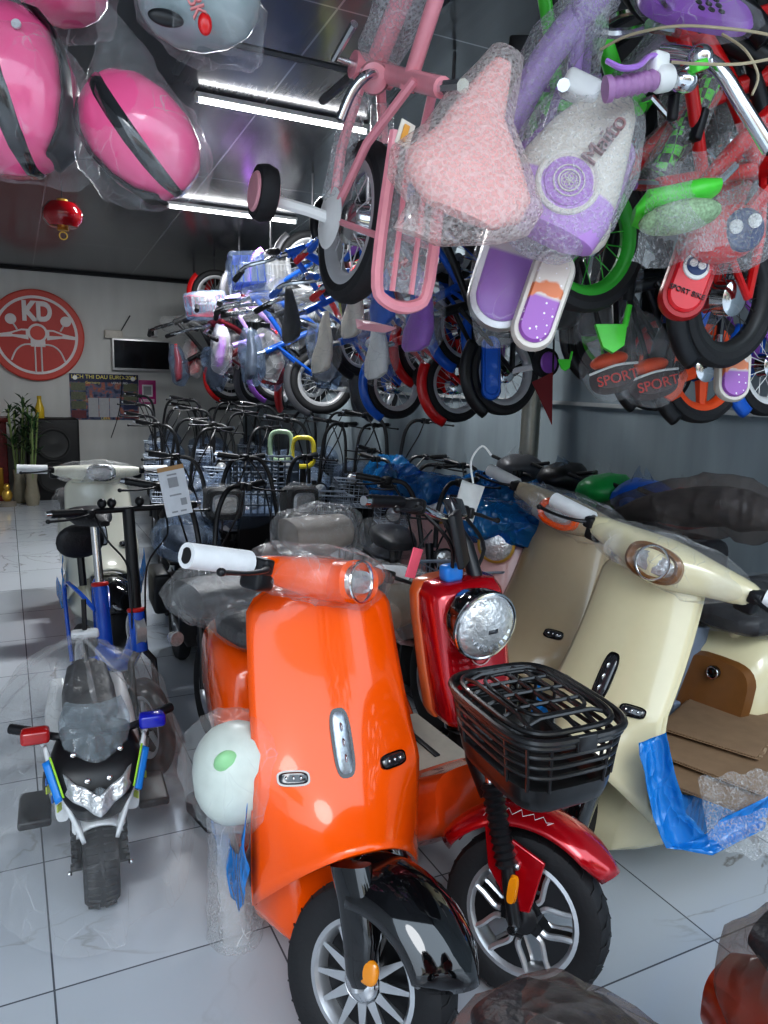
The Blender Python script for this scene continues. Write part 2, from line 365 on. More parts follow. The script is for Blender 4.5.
# overhead hanging rails for the bicycles
RAIL = mat('rack steel', (.13, .13, .14), .45, .6)
r = thing('hanging_rack', 'dark steel overhead rack running along the right wall above the hanging bicycles', 'rack', (2.5, 0, 0))
for x, z in ((2.35, 2.62), (2.95, 2.62)):
    MB().tube([(x-2.5, 2.6, z), (x-2.5, 10.9, z)], .018, 6).build('rail', RAIL, r)
for i in range(8):
    y = 2.9+i*1.1
    MB().tube([(-.2, y, 2.62), (.55, y, 2.62)], .012, 6).build('crossbar', RAIL, r)
    MB().tube([(-.15, y, 2.62), (-.15, y, CZ(y)-.004)], .01, 6).build('hanger', RAIL, r)
r = thing('front_hanging_rack', 'dark steel rail under the ceiling above the nearest hanging bicycles', 'rack', (1.0, 1.6, 0))
for x in (-.35, .25, .85, 1.4):
    MB().tube([(x, -1.4, 2.78), (x, 1.6, 2.78)], .018, 6).build('rail', RAIL, r)
for y in (-1.2, 0, 1.3):
    MB().tube([(-.45, y, 2.80), (1.6, y, 2.80)], .012, 6).build('crossbar', RAIL, r)
    for x in (-.35, 1.4):
        MB().tube([(x, y, 2.8), (x, y, CZ(y+1.6)-.004)], .01, 6).build('hanger', RAIL, r)
# wire mesh rack in the far corner
r = thing('wire_mesh_rack', 'dark wire grid rack fixed to the right wall in the far corner', 'rack', (3.05, 9.4, 1.5))
for i in range(21): MB().tube([(0, -1.6+i*.15, 0), (0, -1.6+i*.15, 1.15)], .006, 4).build('wire', RAIL, r)
for i in range(7): MB().tube([(0, -1.6, i*.19), (0, 1.4, i*.19)], .006, 4).build('wire', RAIL, r)
MB().box((0, 1.45, .6), (.05, .05, 1.25)).build('post', SILVER, r)

# tube lights
LIT = mat('lit tube', (1, 1, 1), emit=14)
def tube_light(x0, x1, y, label):
    z = CZ(y)-.05; t = thing('tube_light', label, 'light', ((x0+x1)/2, y, z)); h = (x1-x0)/2
    MB().box((0, 0, .03), (2*h, .05, .03), b=.005).build('housing', WHITEP, t)
    MB().cyl((-h+.02, 0, 0), (h-.02, 0, 0), .014, n=12).build('tube', LIT, t)
    for s in (-1, 1): MB().box((s*(h-.01), 0, .005), (.02, .03, .04), b=.003).build('end_cap', WHITEP, t)
    la = bpy.data.lights.new('tube_lamp', 'AREA'); la.shape = 'RECTANGLE'; la.size = 2*h; la.size_y = .06; la.energy = 80; la.color = (.95, .98, 1)
    lo = bpy.data.objects.new('tube_lamp', la); lo.location = (0, 0, -.03); lo.parent = t; col.objects.link(lo)
ya = 5.15; a = at(195, 100, 1)
def cei(px, py):
    d = at(px, py, 1)-V((0, 0, H)); t = (CZ(0)-.05-H)/(d.z+.077*d.y); return V((0, 0, H))+d*t
A, B = cei(195, 100), cei(358, 130); yy = (A.y+B.y)/2
tube_light(A.x, B.x+.08, yy, 'bright fluorescent tube on the ceiling nearer the camera, ending at the pink bicycle')
A2, B2 = cei(180, 205), cei(257, 220); yy2 = (A2.y+B2.y)/2
tube_light(A2.x-.1, A2.x+1.15, yy2, 'bright fluorescent tube farther back, partly hidden by the pink helmet')

# ------------------------------------------------------------------ back wall items
def bw(px, py): p = at_y(px, py, YB); return p.x, p.z
x0, z0 = bw(36.5, 335.5); R = (bw(36.5, 290)[1]-bw(36.5, 381)[1])/2
SR = mat('sign red', (.52, .06, .05), .5, var=.05); SW = mat('sign white', (.72, .66, .66), .5, var=.03); SRD = mat('sign rim red', (.62, .085, .065), .5, var=.05)
s = thing('round_wall_sign', 'round red shop sign with white KD letters above a scooter front drawing, on back wall', 'sign', (x0, YB, z0))
k = R/1.0
def rg(r0, r1, d, name, m, c=(0, 0), a0=0, a1=2*PI, n=64):
    b = MB(); full = abs(a1-a0-2*PI) < 1e-6; rs = []
    for i in range(n if full else n+1):
        t = a0+(a1-a0)*i/n; cs, sn = math.cos(t), math.sin(t)
        rs.append([V((c[0]+r*cs, y, c[1]+r*sn))*1 for r, y in ((r0, 0), (r1, 0), (r1, -d), (r0, -d))])
    b.rings(rs, closed=full); return b.build(name, m, s, smooth=False)
MB().lathe([(R, 0), (R, .05), (R*.97, .06)], ax=(0, -1, 0), n=64).build('disc', SRD, s, smooth=False)
MB().lathe([(R*.84, 0), (R*.84, .066)], ax=(0, -1, 0), n=64).build('inner_disc', SR, s, smooth=False)
rg(R*.80, R*.86, .072, 'ring', SW)
hc = (.02*k, .05*k)
def pl(pts, w, name='line'):
    b = MB(); pts = [V((p[0]*k, -.072, p[1]*k)) for p in pts]
    b.tube(curve(pts, 1, 6)[0] if len(pts) > 2 else pts, w*k, 6, flat=1); return b.build(name, SW, s)
rg(.155*k, .205*k, .085, 'headlamp_ring', SW, hc)
MB().lathe([(.155*k, 0), (.15*k, .085)], c=(hc[0], 0, hc[1]), ax=(0, -1, 0), n=32).build('headlamp', SRD, s, smooth=False)
for sg in (-1, 1):
    MB().lathe([(.115*k, 0), (.115*k, .08)], c=(.05*k+sg*.56*k, 0, .33*k), ax=(0, -1, 0), n=24).build('mirror', SW, s, smooth=False)
    pl([(.05+sg*.52, .25), (.05+sg*.44, .11)], .022)
    MB().poly([(hc[0]+sg*.19*k, -.06, .13*k), (hc[0]+sg*.33*k, -.06, .13*k), (hc[0]+sg*.55*k, -.06, .05*k), (hc[0]+sg*.80*k, -.06, 0), (hc[0]+sg*.80*k, -.06, -.07*k), (hc[0]+sg*.5*k, -.06, -.05*k), (hc[0]+sg*.19*k, -.06, -.1*k)], (0, -.02, 0)).build('handlebar', SW, s, smooth=False)
    MB().poly([(hc[0]+sg*.24*k, -.081, .09*k), (hc[0]+sg*.33*k, -.081, .09*k), (hc[0]+sg*.52*k, -.081, .02*k), (hc[0]+sg*.5*k, -.081, 0), (hc[0]+sg*.24*k, -.081, .0*k)], (0, -.003, 0)).build('handlebar_inset', SR, s, smooth=False)
    pl([(.02+sg*.13, -.2), (.02+sg*.3, -.22), (.02+sg*.45, -.34), (.02+sg*.55, -.56)], .022)
    pl([(.02+sg*.065, -.2), (.02+sg*.065, -.82)], .02)
MB().poly([(-.13*k, -.06, -.1*k), (.17*k, -.06, -.1*k), (.17*k, -.06, -.25*k), (-.13*k, -.06, -.25*k)], (0, -.02, 0)).build('neck', SW, s, smooth=False)
text('KD', .56*k, Matrix.Translation((.02*k, -.075, .50*k)) @ Matrix.Rotation(PI/2, 4, 'X') @ Matrix.Scale(.78, 4, (1, 0, 0)), SW, 'letters', s, .01, .03*k)

def wallbox(name, label, cat, p0, p1, d=.03):
    x0, z1 = bw(*p0); x1, z0 = bw(*p1); t = thing(name, label, cat, ((x0+x1)/2, YB, (z0+z1)/2)); return t, x1-x0, z1-z0
t, w, h = wallbox('television', 'flat black television with a thin silver frame mounted on the back wall', 'television', (111, 338), (170, 372))
MB().box((0, -.05, 0), (w, .06, h), b=.006).build('frame', mat('tv frame', (.5, .5, .5), .35, .5), t)
MB().box((0, -.083, .004), (w-.05, .006, h-.06)).build('screen', mat('tv screen', (.008, .01, .012), .12), t, smooth=False)
MB().box((0, -.012, 0), (.2, .024, .2)).build('wall_bracket', BLACK, t)
t, w, h = wallbox('network_router', 'small off-white router box with black aerial above the television left corner', 'router', (104, 330), (122, 339))
MB().box((0, -.04, 0), (w, .08, h), b=.01).build('case', mat('router beige', (.6, .56, .5), .5), t)
MB().cyl((.08, -.05, .02), (.22, -.05, .26), .008).build('aerial', BLACK, t)
t, w, h = wallbox('wall_socket_box', 'small white adapter box on the wall above the right end of the television', 'socket', (148, 328), (157, 337))
MB().box((0, -.03, 0), (w, .06, h), b=.01).build('case', mat('socket grey', (.55, .56, .57), .5), t)
MB().box((0, -.062, 0), (w*.4, .004, h*.4)).build('face', WHITEP, t)
t, w, h = wallbox('wall_poster', 'dark blue football tournament schedule poster taped below the television', 'poster', (69, 373), (139, 420))
def poster_mat():
    m, nt, out = newmat('poster print'); b = N(nt, 'ShaderNodeBsdfPrincipled', Roughness=.45)
    tc = N(nt, 'ShaderNodeTexCoord'); nz = N(nt, 'ShaderNodeTexNoise', Scale=16., Detail=3.); nt.links.new(tc.outputs['Object'], nz.inputs['Vector'])
    cr = N(nt, 'ShaderNodeValToRGB'); nt.links.new(nz.outputs['Color'], cr.inputs[0])
    e = cr.color_ramp.elements; e[0].position = .38; e[0].color = (.012, .02, .07, 1); e[1].position = .7; e[1].color = (.35, .28, .2, 1)
    x = e.new(.5); x.color = (.10, .12, .2, 1); x = e.new(.58); x.color = (.35, .09, .06, 1)
    nt.links.new(cr.outputs[0], b.inputs[0]); nt.links.new(b.outputs[0], out.inputs[0]); return m
MB().box((0, -.004, 0), (w, .008, h)).build('sheet', poster_mat(), t, smooth=False)
NAVY = mat('poster navy', (.012, .018, .07), .45); GRN = mat('poster olive', (.12, .13, .08), .5, var=.5, scale=60); GRY = mat('poster pale', (.42, .42, .44), .5, var=.15, scale=40); MAR = mat('poster maroon', (.14, .03, .04), .5, var=.6, scale=60)
MB().box((0, -.009, h*.41), (w, .002, h*.18)).build('banner', NAVY, t, smooth=False)
for i in range(4):
    MB().box((-w*.38, -.0095, h*(.22-.2*i)), (w*.21, .002, h*.17)).build('side_panel', (GRN, MAR)[i == 3], t, smooth=False)
    MB().box((w*.38, -.0095, h*(.22-.2*i)), (w*.21, .002, h*.17)).build('side_panel', (GRN, GRN, NAVY, MAR)[i], t, smooth=False)
for i in range(3): MB().box((w*(-.17+.155*i), -.0105, -h*.23), (w*.145, .002, h*.42)).build('score_table', GRY, t, smooth=False)
MX = Matrix.Rotation(PI/2, 4, 'X')
YEL = mat('poster yellow', (.75, .65, .15), .5)
text('LICH THI DAU EURO-2024', .072, Matrix.Translation((0, -.012, h*.43)) @ MX, YEL, 'title', t, .0005, .001)
text('Germany', .05, Matrix.Translation((-w*.17, -.012, h*.31)) @ MX, YEL, 'subtitle', t, .0005)
text('UEFA EURO', .04, Matrix.Translation((w*.22, -.012, h*.31)) @ MX, WHITEP, 'subtitle', t, .0005)
text('UEFA', .05, Matrix.Translation((0, -.012, -h*.475)) @ MX, YEL, 'footer', t, .0005)
for sg in (-1, 1): MB().lathe([(.03, 0), (.03, .003)], c=(sg*w*.42, -.01, h*.41), ax=(0, -1, 0), n=16).build('badge', WHITEP, t, smooth=False)
t, w, h = wallbox('payment_sign', 'magenta payment card with a pale square in a white frame beside the poster', 'sign', (138.5, 380), (156, 404))
MB().box((0, -.005, 0), (w, .01, h), b=.003).build('card', mat('magenta card', (.45, .02, .2), .4), t)
MB().box((0, -.0115, .02), (w*.62, .003, h*.5)).build('white_square', mat('payment white', (.7, .68, .7), .5), t, smooth=False)
MB().box((0, -.0135, .02), (w*.46, .002, h*.36)).build('grey_square', mat('payment grey', (.3, .3, .31), .5), t, smooth=False)
MB().box((0, -.0115, -h*.36), (w*.8, .003, h*.14)).build('footer_strip', mat('payment pale', (.65, .5, .56), .5), t, smooth=False)
# black cable hanging on the wall
b = MB(); pts = [at_y(x, y, YB-.03) for x, y in ((124, 332), (127, 329), (131, 333), (133, 340))]; b.tube(pts, .006, 6, smooth=5)
pts = [at_y(x, y, YB-.02) for x, y in ((122, 374), (121, 400), (117, 420), (111, 438))]; b2 = MB(); b2.tube(pts, .006, 6, smooth=5)
tag(b2.build('power_cable', BLACK), 'thin black cable dangling down the wall across the poster', 'cable')
# left corner: speaker, altar, plant, bottles
t = thing('loudspeaker', 'tall black loudspeaker cabinet on the floor against the back wall', 'speaker', (at_y(55, 495, 10.7).x, 10.75, 0))
MB().box((0, 0, .52), (.62, .45, 1.04), b=.03).build('cabinet', mat('speaker black', (.012, .012, .013), .6, bump=.3), t)
for z in (.3, .72): MB().lathe([(.02, .02), (.1, .0), (.17, .012), (.185, .03), (.2, .03), (.2, 0)], c=(0, -.225, z), ax=(0, -1, 0), n=32).build('woofer', mat('woofer', (.03, .03, .03), .4), t)
t = thing('red_altar_box', 'small dark red ornamented altar cabinet at the left edge by the back wall', 'altar', (at_y(2, 495, 10.8).x-.12, 10.8, 0))
MB().box((0, 0, .5), (.42, .4, 1.0), b=.01).build('cabinet', mat('altar red', (.16, .012, .012), .4, bump=.5, var=.7, scale=25), t)
MB().box((0, -.02, 1.02), (.5, .46, .05), b=.01).build('top', mat('altar top', (.2, .02, .015), .35), t)
MB().box((0, -.21, .25), (.3, .03, .35), b=.01).build('niche', mat('altar gold', (.4, .22, .03), .3, .6), t)
GR = mat('leaf green', (.035, .09, .03), .45); STK = mat('bamboo stalk', (.2, .26, .1), .5)
def plant(x, y, h, n, label):
    t = thing('potted_bamboo', label, 'plant', (x, y, 0))
    MB().lathe([(.07, 0), (.09, .1), (.06, .3), (.075, .42), (.065, .42), (.05, .3), (.06, .03)], n=20).build('vase', mat('glass vase', (.3, .27, .2), .15), t)
    st = MB(); lf = MB(); rnd = random.Random(n)
    for i in range(n):
        a = rnd.uniform(0, 2*PI); q = rnd.uniform(.1, .3); top = V((math.cos(a)*q, math.sin(a)*q*.6, h*rnd.uniform(.75, 1)))
        st.tube([(0, 0, .05), top*.5, top], .012, 6)
        for j in range(16):
            f = rnd.uniform(.55, 1.02); p = top*f; d = V((rnd.uniform(-1, 1), rnd.uniform(-1, 1), rnd.uniform(-.1, 1))).normalized()*rnd.uniform(.1, .22)
            u = d.cross(V((0, 0, 1))).normalized()*.018
            lf.add([p, p+d*.5+u+V((0, 0, .02)), p+d, p+d*.5-u+V((0, 0, .02))], [(0, 1, 2, 3)])
    st.build('stalks', STK, t); lf.build('leaves', GR, t)
plant(at_y(20, 490, 10.5).x, 10.45, 1.35, 6, 'tall lucky bamboo in a vase at the far left by the altar')
plant(at_y(32, 490, 10.3).x, 10.2, 1.15, 4, 'smaller lucky bamboo in a vase beside the loudspeaker')
t = thing('yellow_bottle', 'yellow bottle standing on top of the black loudspeaker', 'bottle', (at_y(40.5, 430, 10.7).x, 10.7, 1.04))
MB().lathe([(.05, 0), (.055, .02), (.055, .13), (.03, .2), (.025, .24)], n=20).build('body', mat('yellow plastic', (.6, .42, .03), .35), t)
MB().lathe([(.027, .24), (.027, .28)], n=16).build('cap', mat('yellow cap', (.5, .35, .02), .3), t)
t = thing('gold_figurine', 'little golden figurine on a stone base on the floor at the far left', 'figurine', (at_y(7, 492, 10.2).x, 10.2, 0))
GOLD = mat('gold', (.7, .45, .1), .3, .7)
MB().lathe([(.1, 0), (.1, .05), (.06, .06)], n=20).build('base', mat('stone', (.25, .22, .18), .8), t)
MB().ell((0, 0, .13), (.06, .05, .08)).build('body', GOLD, t); MB().ell((0, 0, .235), (.035, .035, .04)).build('head', GOLD, t)
# red lantern hung from ceiling
p = at(62.5, 215, 4.6)
t = thing('red_lantern', 'small glossy red lantern with gold fittings hanging from the ceiling', 'lantern', p)
MB().lathe([(.03, .075), (.08, .068), (.112, .03), (.115, 0), (.112, -.03), (.08, -.068), (.03, -.075)], n=24).build('body', mat('lantern red', (.35, .004, .01), .15, coat=1), t)
MB().lathe([(.03, .075), (.03, .09)], n=16).build('top_cap', GOLD, t); MB().lathe([(.035, -.09), (.03, -.075)], n=16).build('bottom_cap', GOLD, t)
MB().torus((0, 0, -.12), (0, 1, 0), .022, .004, 16, 6).build('tassel_ring', GOLD, t)
MB().cyl((0, 0, .09), (0, 0, CZ(p.y)-p.z), .003, n=6).build('cord', BLACK, t)
# ------------------------------------------------------------------ scooters (local frame: +x forward, +y left, +z up, origin under the front wheel)
def wheel(par, name, c, R, w, M=None, style='multi', ax=(0, 1, 0), disc=True, tyre=RUBBER, rimR=.62, rim_m=None, tread=True):
    M = M or Matrix.Identity(4); c = V(c); rr = R*rimR
    b = MB(M)
    prof = [(rr, -w*.36), (rr+.012, -w*.42), (R*.86, -w*.5), (R*.95, -w*.42), (R, -w*.18), (R, w*.18), (R*.95, w*.42), (R*.86, w*.5), (rr+.012, w*.42), (rr, w*.36)]
    r = MB(M); rp = [(rr+.008, -w*.38), (rr-.006, -w*.40), (rr-.014, -w*.30), (rr-.02, 0), (rr-.014, w*.30), (rr-.006, w*.40), (rr+.008, w*.38), (rr+.008, 0)]
    r.lathe(rp, c, ax, 40, closed=True)
    A = V(ax); e1 = A.orthogonal().normalized(); e2 = A.cross(e1)
    rad = lambda t: e1*math.cos(t)+e2*math.sin(t)
    if style == 'multi':
        for i in range(12):
            t = 2*PI*i/12
            for s in (-1, 1):
                p = c+A*(s*w*.33); d = rad(t); q = A.cross(d)
                r.add([p+d*.045+q*.012, p+d*.045-q*.012, p+d*rr*.97-q*.004, p+d*rr*.97+q*.004, p-A*s*.02+d*.045, p-A*s*.02+d*rr*.95], [(0, 1, 2, 3), (0, 4, 5, 3), (1, 4, 5, 2)])
    elif style == 'cast':
        for i in range(5):
            t = 2*PI*i/5
            for s in (-1, 1):
                for dt in (-1, 1):
                    pts = [c+A*(s*w*.28)+rad(t+dt*.17)*(rr*.40), c+A*(s*w*.28)+rad(t+dt*.17)*(rr*.52), c+A*(s*w*.28)+rad(t+dt*.36)*(rr*.78), c+A*(s*w*.28)+rad(t+dt*.40)*(rr*.98)]
                    r.tube(pts, .0085, 6, smooth=4)
    elif style == 'spoke':
        for i in range(20):
            t = 2*PI*i/20; t2 = t+(.25 if i % 2 else -.25)
            r.tube([c+A*(.02 if i % 2 else -.02)+rad(t2)*.018, c+rad(t)*rr*.98], .0016, 4)
    elif style == 'five':
        for i in range(5):
            t = 2*PI*i/5; r.tube([c+rad(t)*.02, c+rad(t)*rr*.98], [.022, .014], 6)
    W = r.build(name, rim_m or SILVER, par)
    b.lathe(prof, c, ax, 48, closed=True)
    if tread:
        for i in range(30):
            t = 2*PI*i/30
            for s in (-1, 1):
                p0 = c+rad(t)*(R+.0008)+A*(s*w*.06); p1 = c+rad(t+.10)*(R*.985+.001)+A*(s*w*.30); p2 = c+rad(t+.13)*(R*.945)+A*(s*w*.44)
                b.tube([p0, p1, p2], .0022, 4)
    b.build('tyre', tyre, W)
    h = MB(M); h.lathe([(.012, -w*.55), (.034, -w*.5), (.044, -w*.38), (.044, w*.38), (.034, w*.5), (.012, w*.55)], c, ax, 24); h.build('hub', CHROME if style != 'cast' else BLACK, W)
    if style == 'cast':
        k = MB(M)   # black filled panels behind the silver outline
        for i in range(5):
            t = 2*PI*i/5
            k.poly([c-A*w*.27+rad(t+q)*r_ for q, r_ in ((-.5, .04), (-.17, rr*.5), (-.36, rr*.78), (-.40, rr*.985), (.40, rr*.985), (.36, rr*.78), (.17, rr*.5), (.5, .04))], A*w*.54)
        k.build('spoke_core', BLACK, W, smooth=False)
    if disc:
        d = MB(M); d.lathe([(.03, -w*.04), (.118, -w*.04), (.118, w*.04), (.03, w*.04)], c, ax, 32, closed=True); d.build('dark_brake_disc', BLACK, W)  # brake disc made black to paint the gaps between spokes dark
    return W

def steer_matrix(ang, R=.2, rake=.42):
    ax = V((-math.sin(rake), 0, math.cos(rake))).normalized(); p = V((0, 0, R))
    return Matrix.Translation(p) @ Matrix.Rotation(ang, 4, ax) @ Matrix.Translation(-p)

def fender(par, name, m, M, R, w, a0, a1, c=(0, 0, .2), thick=.006, flare=0., drop=.45, label=None):
    """arc over the wheel: angles measured in the xz plane from +x, counter-clockwise up"""
    b = MB(M); c = V(c)
    def fn(u, v):
        a = a0+(a1-a0)*v; q = (u-.5)*2; e = min(v, 1-v)*8; k = min(1, .45+.55*e) if flare else 1
        th = q*1.5
        rad = R + .025*math.cos(th)*1.0 - drop*R*.33*(1-math.cos(th))
        return c + V((math.cos(a)*rad, math.sin(th)/math.sin(1.5)*w/2*k, math.sin(a)*rad))
    b.grid(fn, 14, 22); return b.build(name, m, par, solid=thick, angle=80, label=label)

def grip(par, p0, p1, m=BLACK, r=.018, M=None, end=CHROME, name='grip'):
    p0, p1 = V(p0), V(p1); d = (p1-p0)
    b = MB(M); n = 12; pts = [p0+d*(i/n) for i in range(n+1)]; b.tube(pts, [r*(1.0 if i % 2 else .9) for i in range(n+1)], 14)
    g = b.build(name, m, par)
    if end: MB(M).tube([p1, p1+d.normalized()*.02], [r*.8, r*.7], 12).build('bar_end', end, g)
    return g
def lever(par, M, y, s, z, x, m=BLACK):
    b = MB(M); b.tube([(x+.02, y, z+.002), (x+.055, y+s*.03, z-.002), (x+.065, y+s*.10, z-.01), (x+.06, y+s*.17, z-.012)], [.009, .008, .0065, .008], 8, smooth=4, flat=.7); b.ell((x+.06, y+s*.172, z-.012), (.01, .01, .009)); b.box((x+.015, y, z), (.05, .03, .035), b=.006)
    return b.build('brake_lever', m, par)
def signal(par, c, u, w, nrm, m=SMOKE, a=.034, b_=.014, name='turn_signal'):
    c, nrm = V(c), V(nrm).normalized()
    o = MB(); o.rings([srect(c-nrm*.004, u, w, a, b_, 24, .6), srect(c+nrm*.006, u, w, a, b_, 24, .6), srect(c+nrm*.010, u, w, a*.85, b_*.75, 24, .6)])
    p = o.build(name, m, par)
    f = MB(); f.rings([srect(c-nrm*.004, u, w, a*1.13, b_*1.3, 24, .6), srect(c+nrm*.004, u, w, a*1.13, b_*1.3, 24, .6)]); f.build('bezel', GLOSSBLACK, p)
    for k in range(3): MB().ell(c+V(u)*((k-1)*a*.5)+nrm*.008, (a*.16, .004, a*.16)).build('led', CHROME, p)
    return p

def scooter(name, label, loc, rotz, P, st=.0, scale=1.06, lean=0., lite=False, group=None, trim=BLACK, headc=None, headkind='oval', foam=True,
            bluefilm=True, seatwrap=True, fork='moped', bar_y=.0, film_bar=True, fenderM=None, panelM=None, slotM=None, wheelstyle='multi', seat2=False, floor_len=.40, foot=True, basem=None, wrapbundle=None, showf=True, bar_roll=0., bar_shift=0., nac=1., shw=1., film_sides=(-1, 1)):
    t = thing(name, label, 'scooter', loc, rotz, group, scale)
    if lean: t.rotation_euler = Euler((lean, 0, rotz), 'XYZ')
    S = steer_matrix(st); R = .212; fenderM = fenderM or GLOSSBLACK
    wheel(t, 'front_wheel', (0, 0, R), R, .098, S, wheelstyle, tread=not lite)
    # fork: glossy cover in front of one side + two legs
    for s in (-1, 1):
        b = MB(S); b.tube([(.01, s*.066, R), (-.03, s*.068, R+.10), (-.07, s*.065, R+.18), (-.09, s*.062, R+.22)], [.016, .017, .016, .016], 10); b.build('fork_leg', SILVER, t)
    b = MB(S)
    for k, (x, z, a, d) in enumerate([]): pass
    b.rings([srect(V((x, 0, z)), (0, 1, 0), (1, 0, .35), a, d, 20, .6) for x, z, a, d in ((.05, R+.07, .03, .012), (.055, R+.10, .042, .02), (.03, R+.2, .05, .028), (-.02, R+.32, .055, .03), (-.06, R+.42, .06, .03))])
    if fork == 'cover':
        b.v = [V((p.x, p.y, p.z)) for p in b.v]
    # side fork covers
    for s in (-1, 1):
        c = MB(S); c.rings([srect(V((x, s*y, z)), (0, 1, 0), (.94, 0, .34), a, d, 20, .7) for x, y, z, a, d in ((.02, .082, R+.02, .012, .018), (.02, .084, R+.05, .024, .036), (.0, .082, R+.12, .028, .044), (-.03, .08, R+.19, .03, .048), (-.07, .076, R+.25, .03, .048))])
        fc = c.build('fork_cover', fenderM, t)
        if not lite: MB(S).ell((.04, s*.098, R+.07), (.026, .010, .028), e=.8).build('reflector', AMBER, fc)
    if fenderM is not None and showf: fender(t, 'front_fender', fenderM, S, R+.03, .225, .40, PI*.64, c=(0, 0, R), flare=1, drop=.85)
    # leg shield
    def prof(v):  # v 0 top..1 bottom : x, z, halfwidth
        z = 1.025-.57*v; x = -.335+.18*v+.13*v**3
        w = (.180+.028*min(1, (v*1.3))**.8+.01*max(0, v-.7))*(1-(max(0, .12-v)/.12)**2.4*.40)
        return x, z, w*shw
    def shield(u, v):
        q = (u-.5)*2; x, z, w = prof(v)
        z2 = z + .016*(1-abs(q)**2.5)*(1-v)**3
        drop = max(0, v-.72)/.28; z2 -= drop**1.6*.15*abs(q)**2.2 - drop**2*.05*(1-abs(q)**2)
        x2 = x - .05*abs(q)**2.4 - .13*drop*abs(q)**2
        return V((x2, q*w, z2))
    sh = MB().grid(shield, 26, 30).build('leg_shield', P, t, solid=.014, angle=80)
    # rim round the shield edge (inner shield)
    def inner(u, v):
        p = shield(u, v); q = (u-.5)*2; return V((p.x-.035-.04*(1-q*q)*(.4+v), p.y*.97, p.z))
    MB().grid(inner, 18, 20).build('inner_shield', P, t, solid=.01, angle=80)
    def onsh(u, v):
        a = shield(u, v); du = shield(u+.01, v)-shield(u-.01, v); dv = shield(u, v+.01)-shield(u, v-.01); n = dv.cross(du).normalized()
        if n.x < 0: n = -n
        return a+n*.007, du.normalized(), dv.normalized(), n
    if slotM is not False:
        c, u, w, n = onsh(.5, .60); signal(t, c, w, u, n, slotM or mat('brushed emblem', (.45, .5, .56), .3, .8, scale=120, var=.5), .072 if not lite else .06, .020, 'emblem_slot')
    for _ in (0,):
        for uu in (.20, .80):
            c, u, w, n = onsh(uu, .70); signal(t, c, u, w, n, SMOKE)
    # floor tub (underbelly) and footboard
    fl = floor_len
    secs = [(-.20, .20, .10, .06), (-.26, .28, .15, .15), (-.34, .26, .185, .13), (-.45, .235, .19, .085), (-.45-fl*.6, .23, .185, .075), (-.45-fl, .24, .17, .085)]
    b = MB(); b.rings([srect((x, 0, z), (0, 1, 0), (0, 0, 1), a, d, 26, .5) for x, z, a, d in secs]); b.build('floor_tub', P, t, angle=60)
    b = MB(); b.box((-.44-fl*.5, 0, .318), (fl, .31, .014), b=.006)
    for k in range(5): b.box((-.44-fl*.5, -.11+.055*k, .327), (fl*.8, .012, .006))
    b.build('footboard_mat', mat('footboard mat', (.25, .24, .22), .6), t)
    # side wings from shield down to the tub
    for s in (-1, 1):
        def wing(u, v, s=s):
            e = shield(0 if s < 0 else 1, .80+.20*v); back = V((-.52, s*.185, .30-.03*v)); ctl = V((e.x-.06, s*.205, .31-.02*v))
            return e*((1-u)**2)+ctl*(2*u*(1-u))+back*(u*u)
        MB().grid(wing, 8, 6).build('side_wing', P, t, solid=.012, angle=80)
        if bluefilm and s in film_sides:
            b = MB()
            def bf(u, v, s=s):
                q = .45+.55*u
                path = [(-.15, .56), (-.225, .42), (-.29, .345), (-.40, .30), (-.45-fl*.35, .29), (-.45-fl*.7, .29)]
                f = u*(len(path)-1); i = min(int(f), len(path)-2); f -= i
                x = path[i][0]*(1-f)+path[i+1][0]*f; z = path[i][1]*(1-f)+path[i+1][1]*f
                return V((x-.02+.01*v, s*(.235-.02*u+.008*math.sin(v*3)), z+.03-.16*v*(1-.15*u)))
            b.grid(bf, 30, 10); b.noise(.007, 16, 5); b.build('blue_film', BLUEF, t, solid=.001)
    # seat base with lock
    xb = -.44-fl
    def ring(x, z0, z1, a): return srect((x, 0, (z0+z1)/2), (0, 1, 0), (0, 0, 1), a, (z1-z0)/2, 26, .55)
    bod = MB().rings([ring(xb+.02, .25, .52, .12), ring(xb-.0, .22, .62, .15), ring(xb-.06, .24, .69, .165), ring(xb-.2, .28, .70, .17), ring(xb-.42, .36, .69, .155), ring(xb-.55, .45, .66, .11), ring(xb-.60, .50, .62, .06)])
    bo = bod.build('rear_body', basem or P, t, angle=60)
    if panelM:
        MB().rings([srect((xb+.02, 0, .48), (0, 1, 0), (-.25, 0, 1), .135, .135, 28, .55), srect((xb+.062, 0, .475), (0, 1, 0), (-.25, 0, 1), .125, .125, 28, .55)]).build('seat_base_panel', panelM, t)
    MB().lathe([(.024, 0), (.024, .012), (.014, .016)], c=(xb+.05, .0, .56), ax=(1, 0, .1), n=24).build('seat_lock', GLOSSBLACK, t)
    MB().torus((xb+.066, 0, .56), (1, 0, .1), .02, .003, 20, 6).build('lock_ring', CHROME, t)
    b = MB(); b.rings([srect((x, 0, z), (0, 1, 0), (0, 0, 1), a, d, 24, .6) for x, z, a, d in ((xb+.05, .745, .07, .02), (xb+.02, .75, .12, .04), (xb-.12, .755, .155, .055), (xb-.22, .765, .14, .05), (xb-.32, .785, .15, .055), (xb-.46, .79, .13, .05), (xb-.56, .785, .07, .025))])
    se = b.build('seat', SEATBLK, t)
    if seatwrap:
        shell((xb-.25, 0, .765), (.36, .185, .085), 3, amp=.018).build('seat_wrap', SEATF, t)
    wheel(t, 'rear_wheel', (xb-.33, 0, R), R, .088, None, 'multi' if wheelstyle == 'multi' else wheelstyle, tread=False, disc=False)
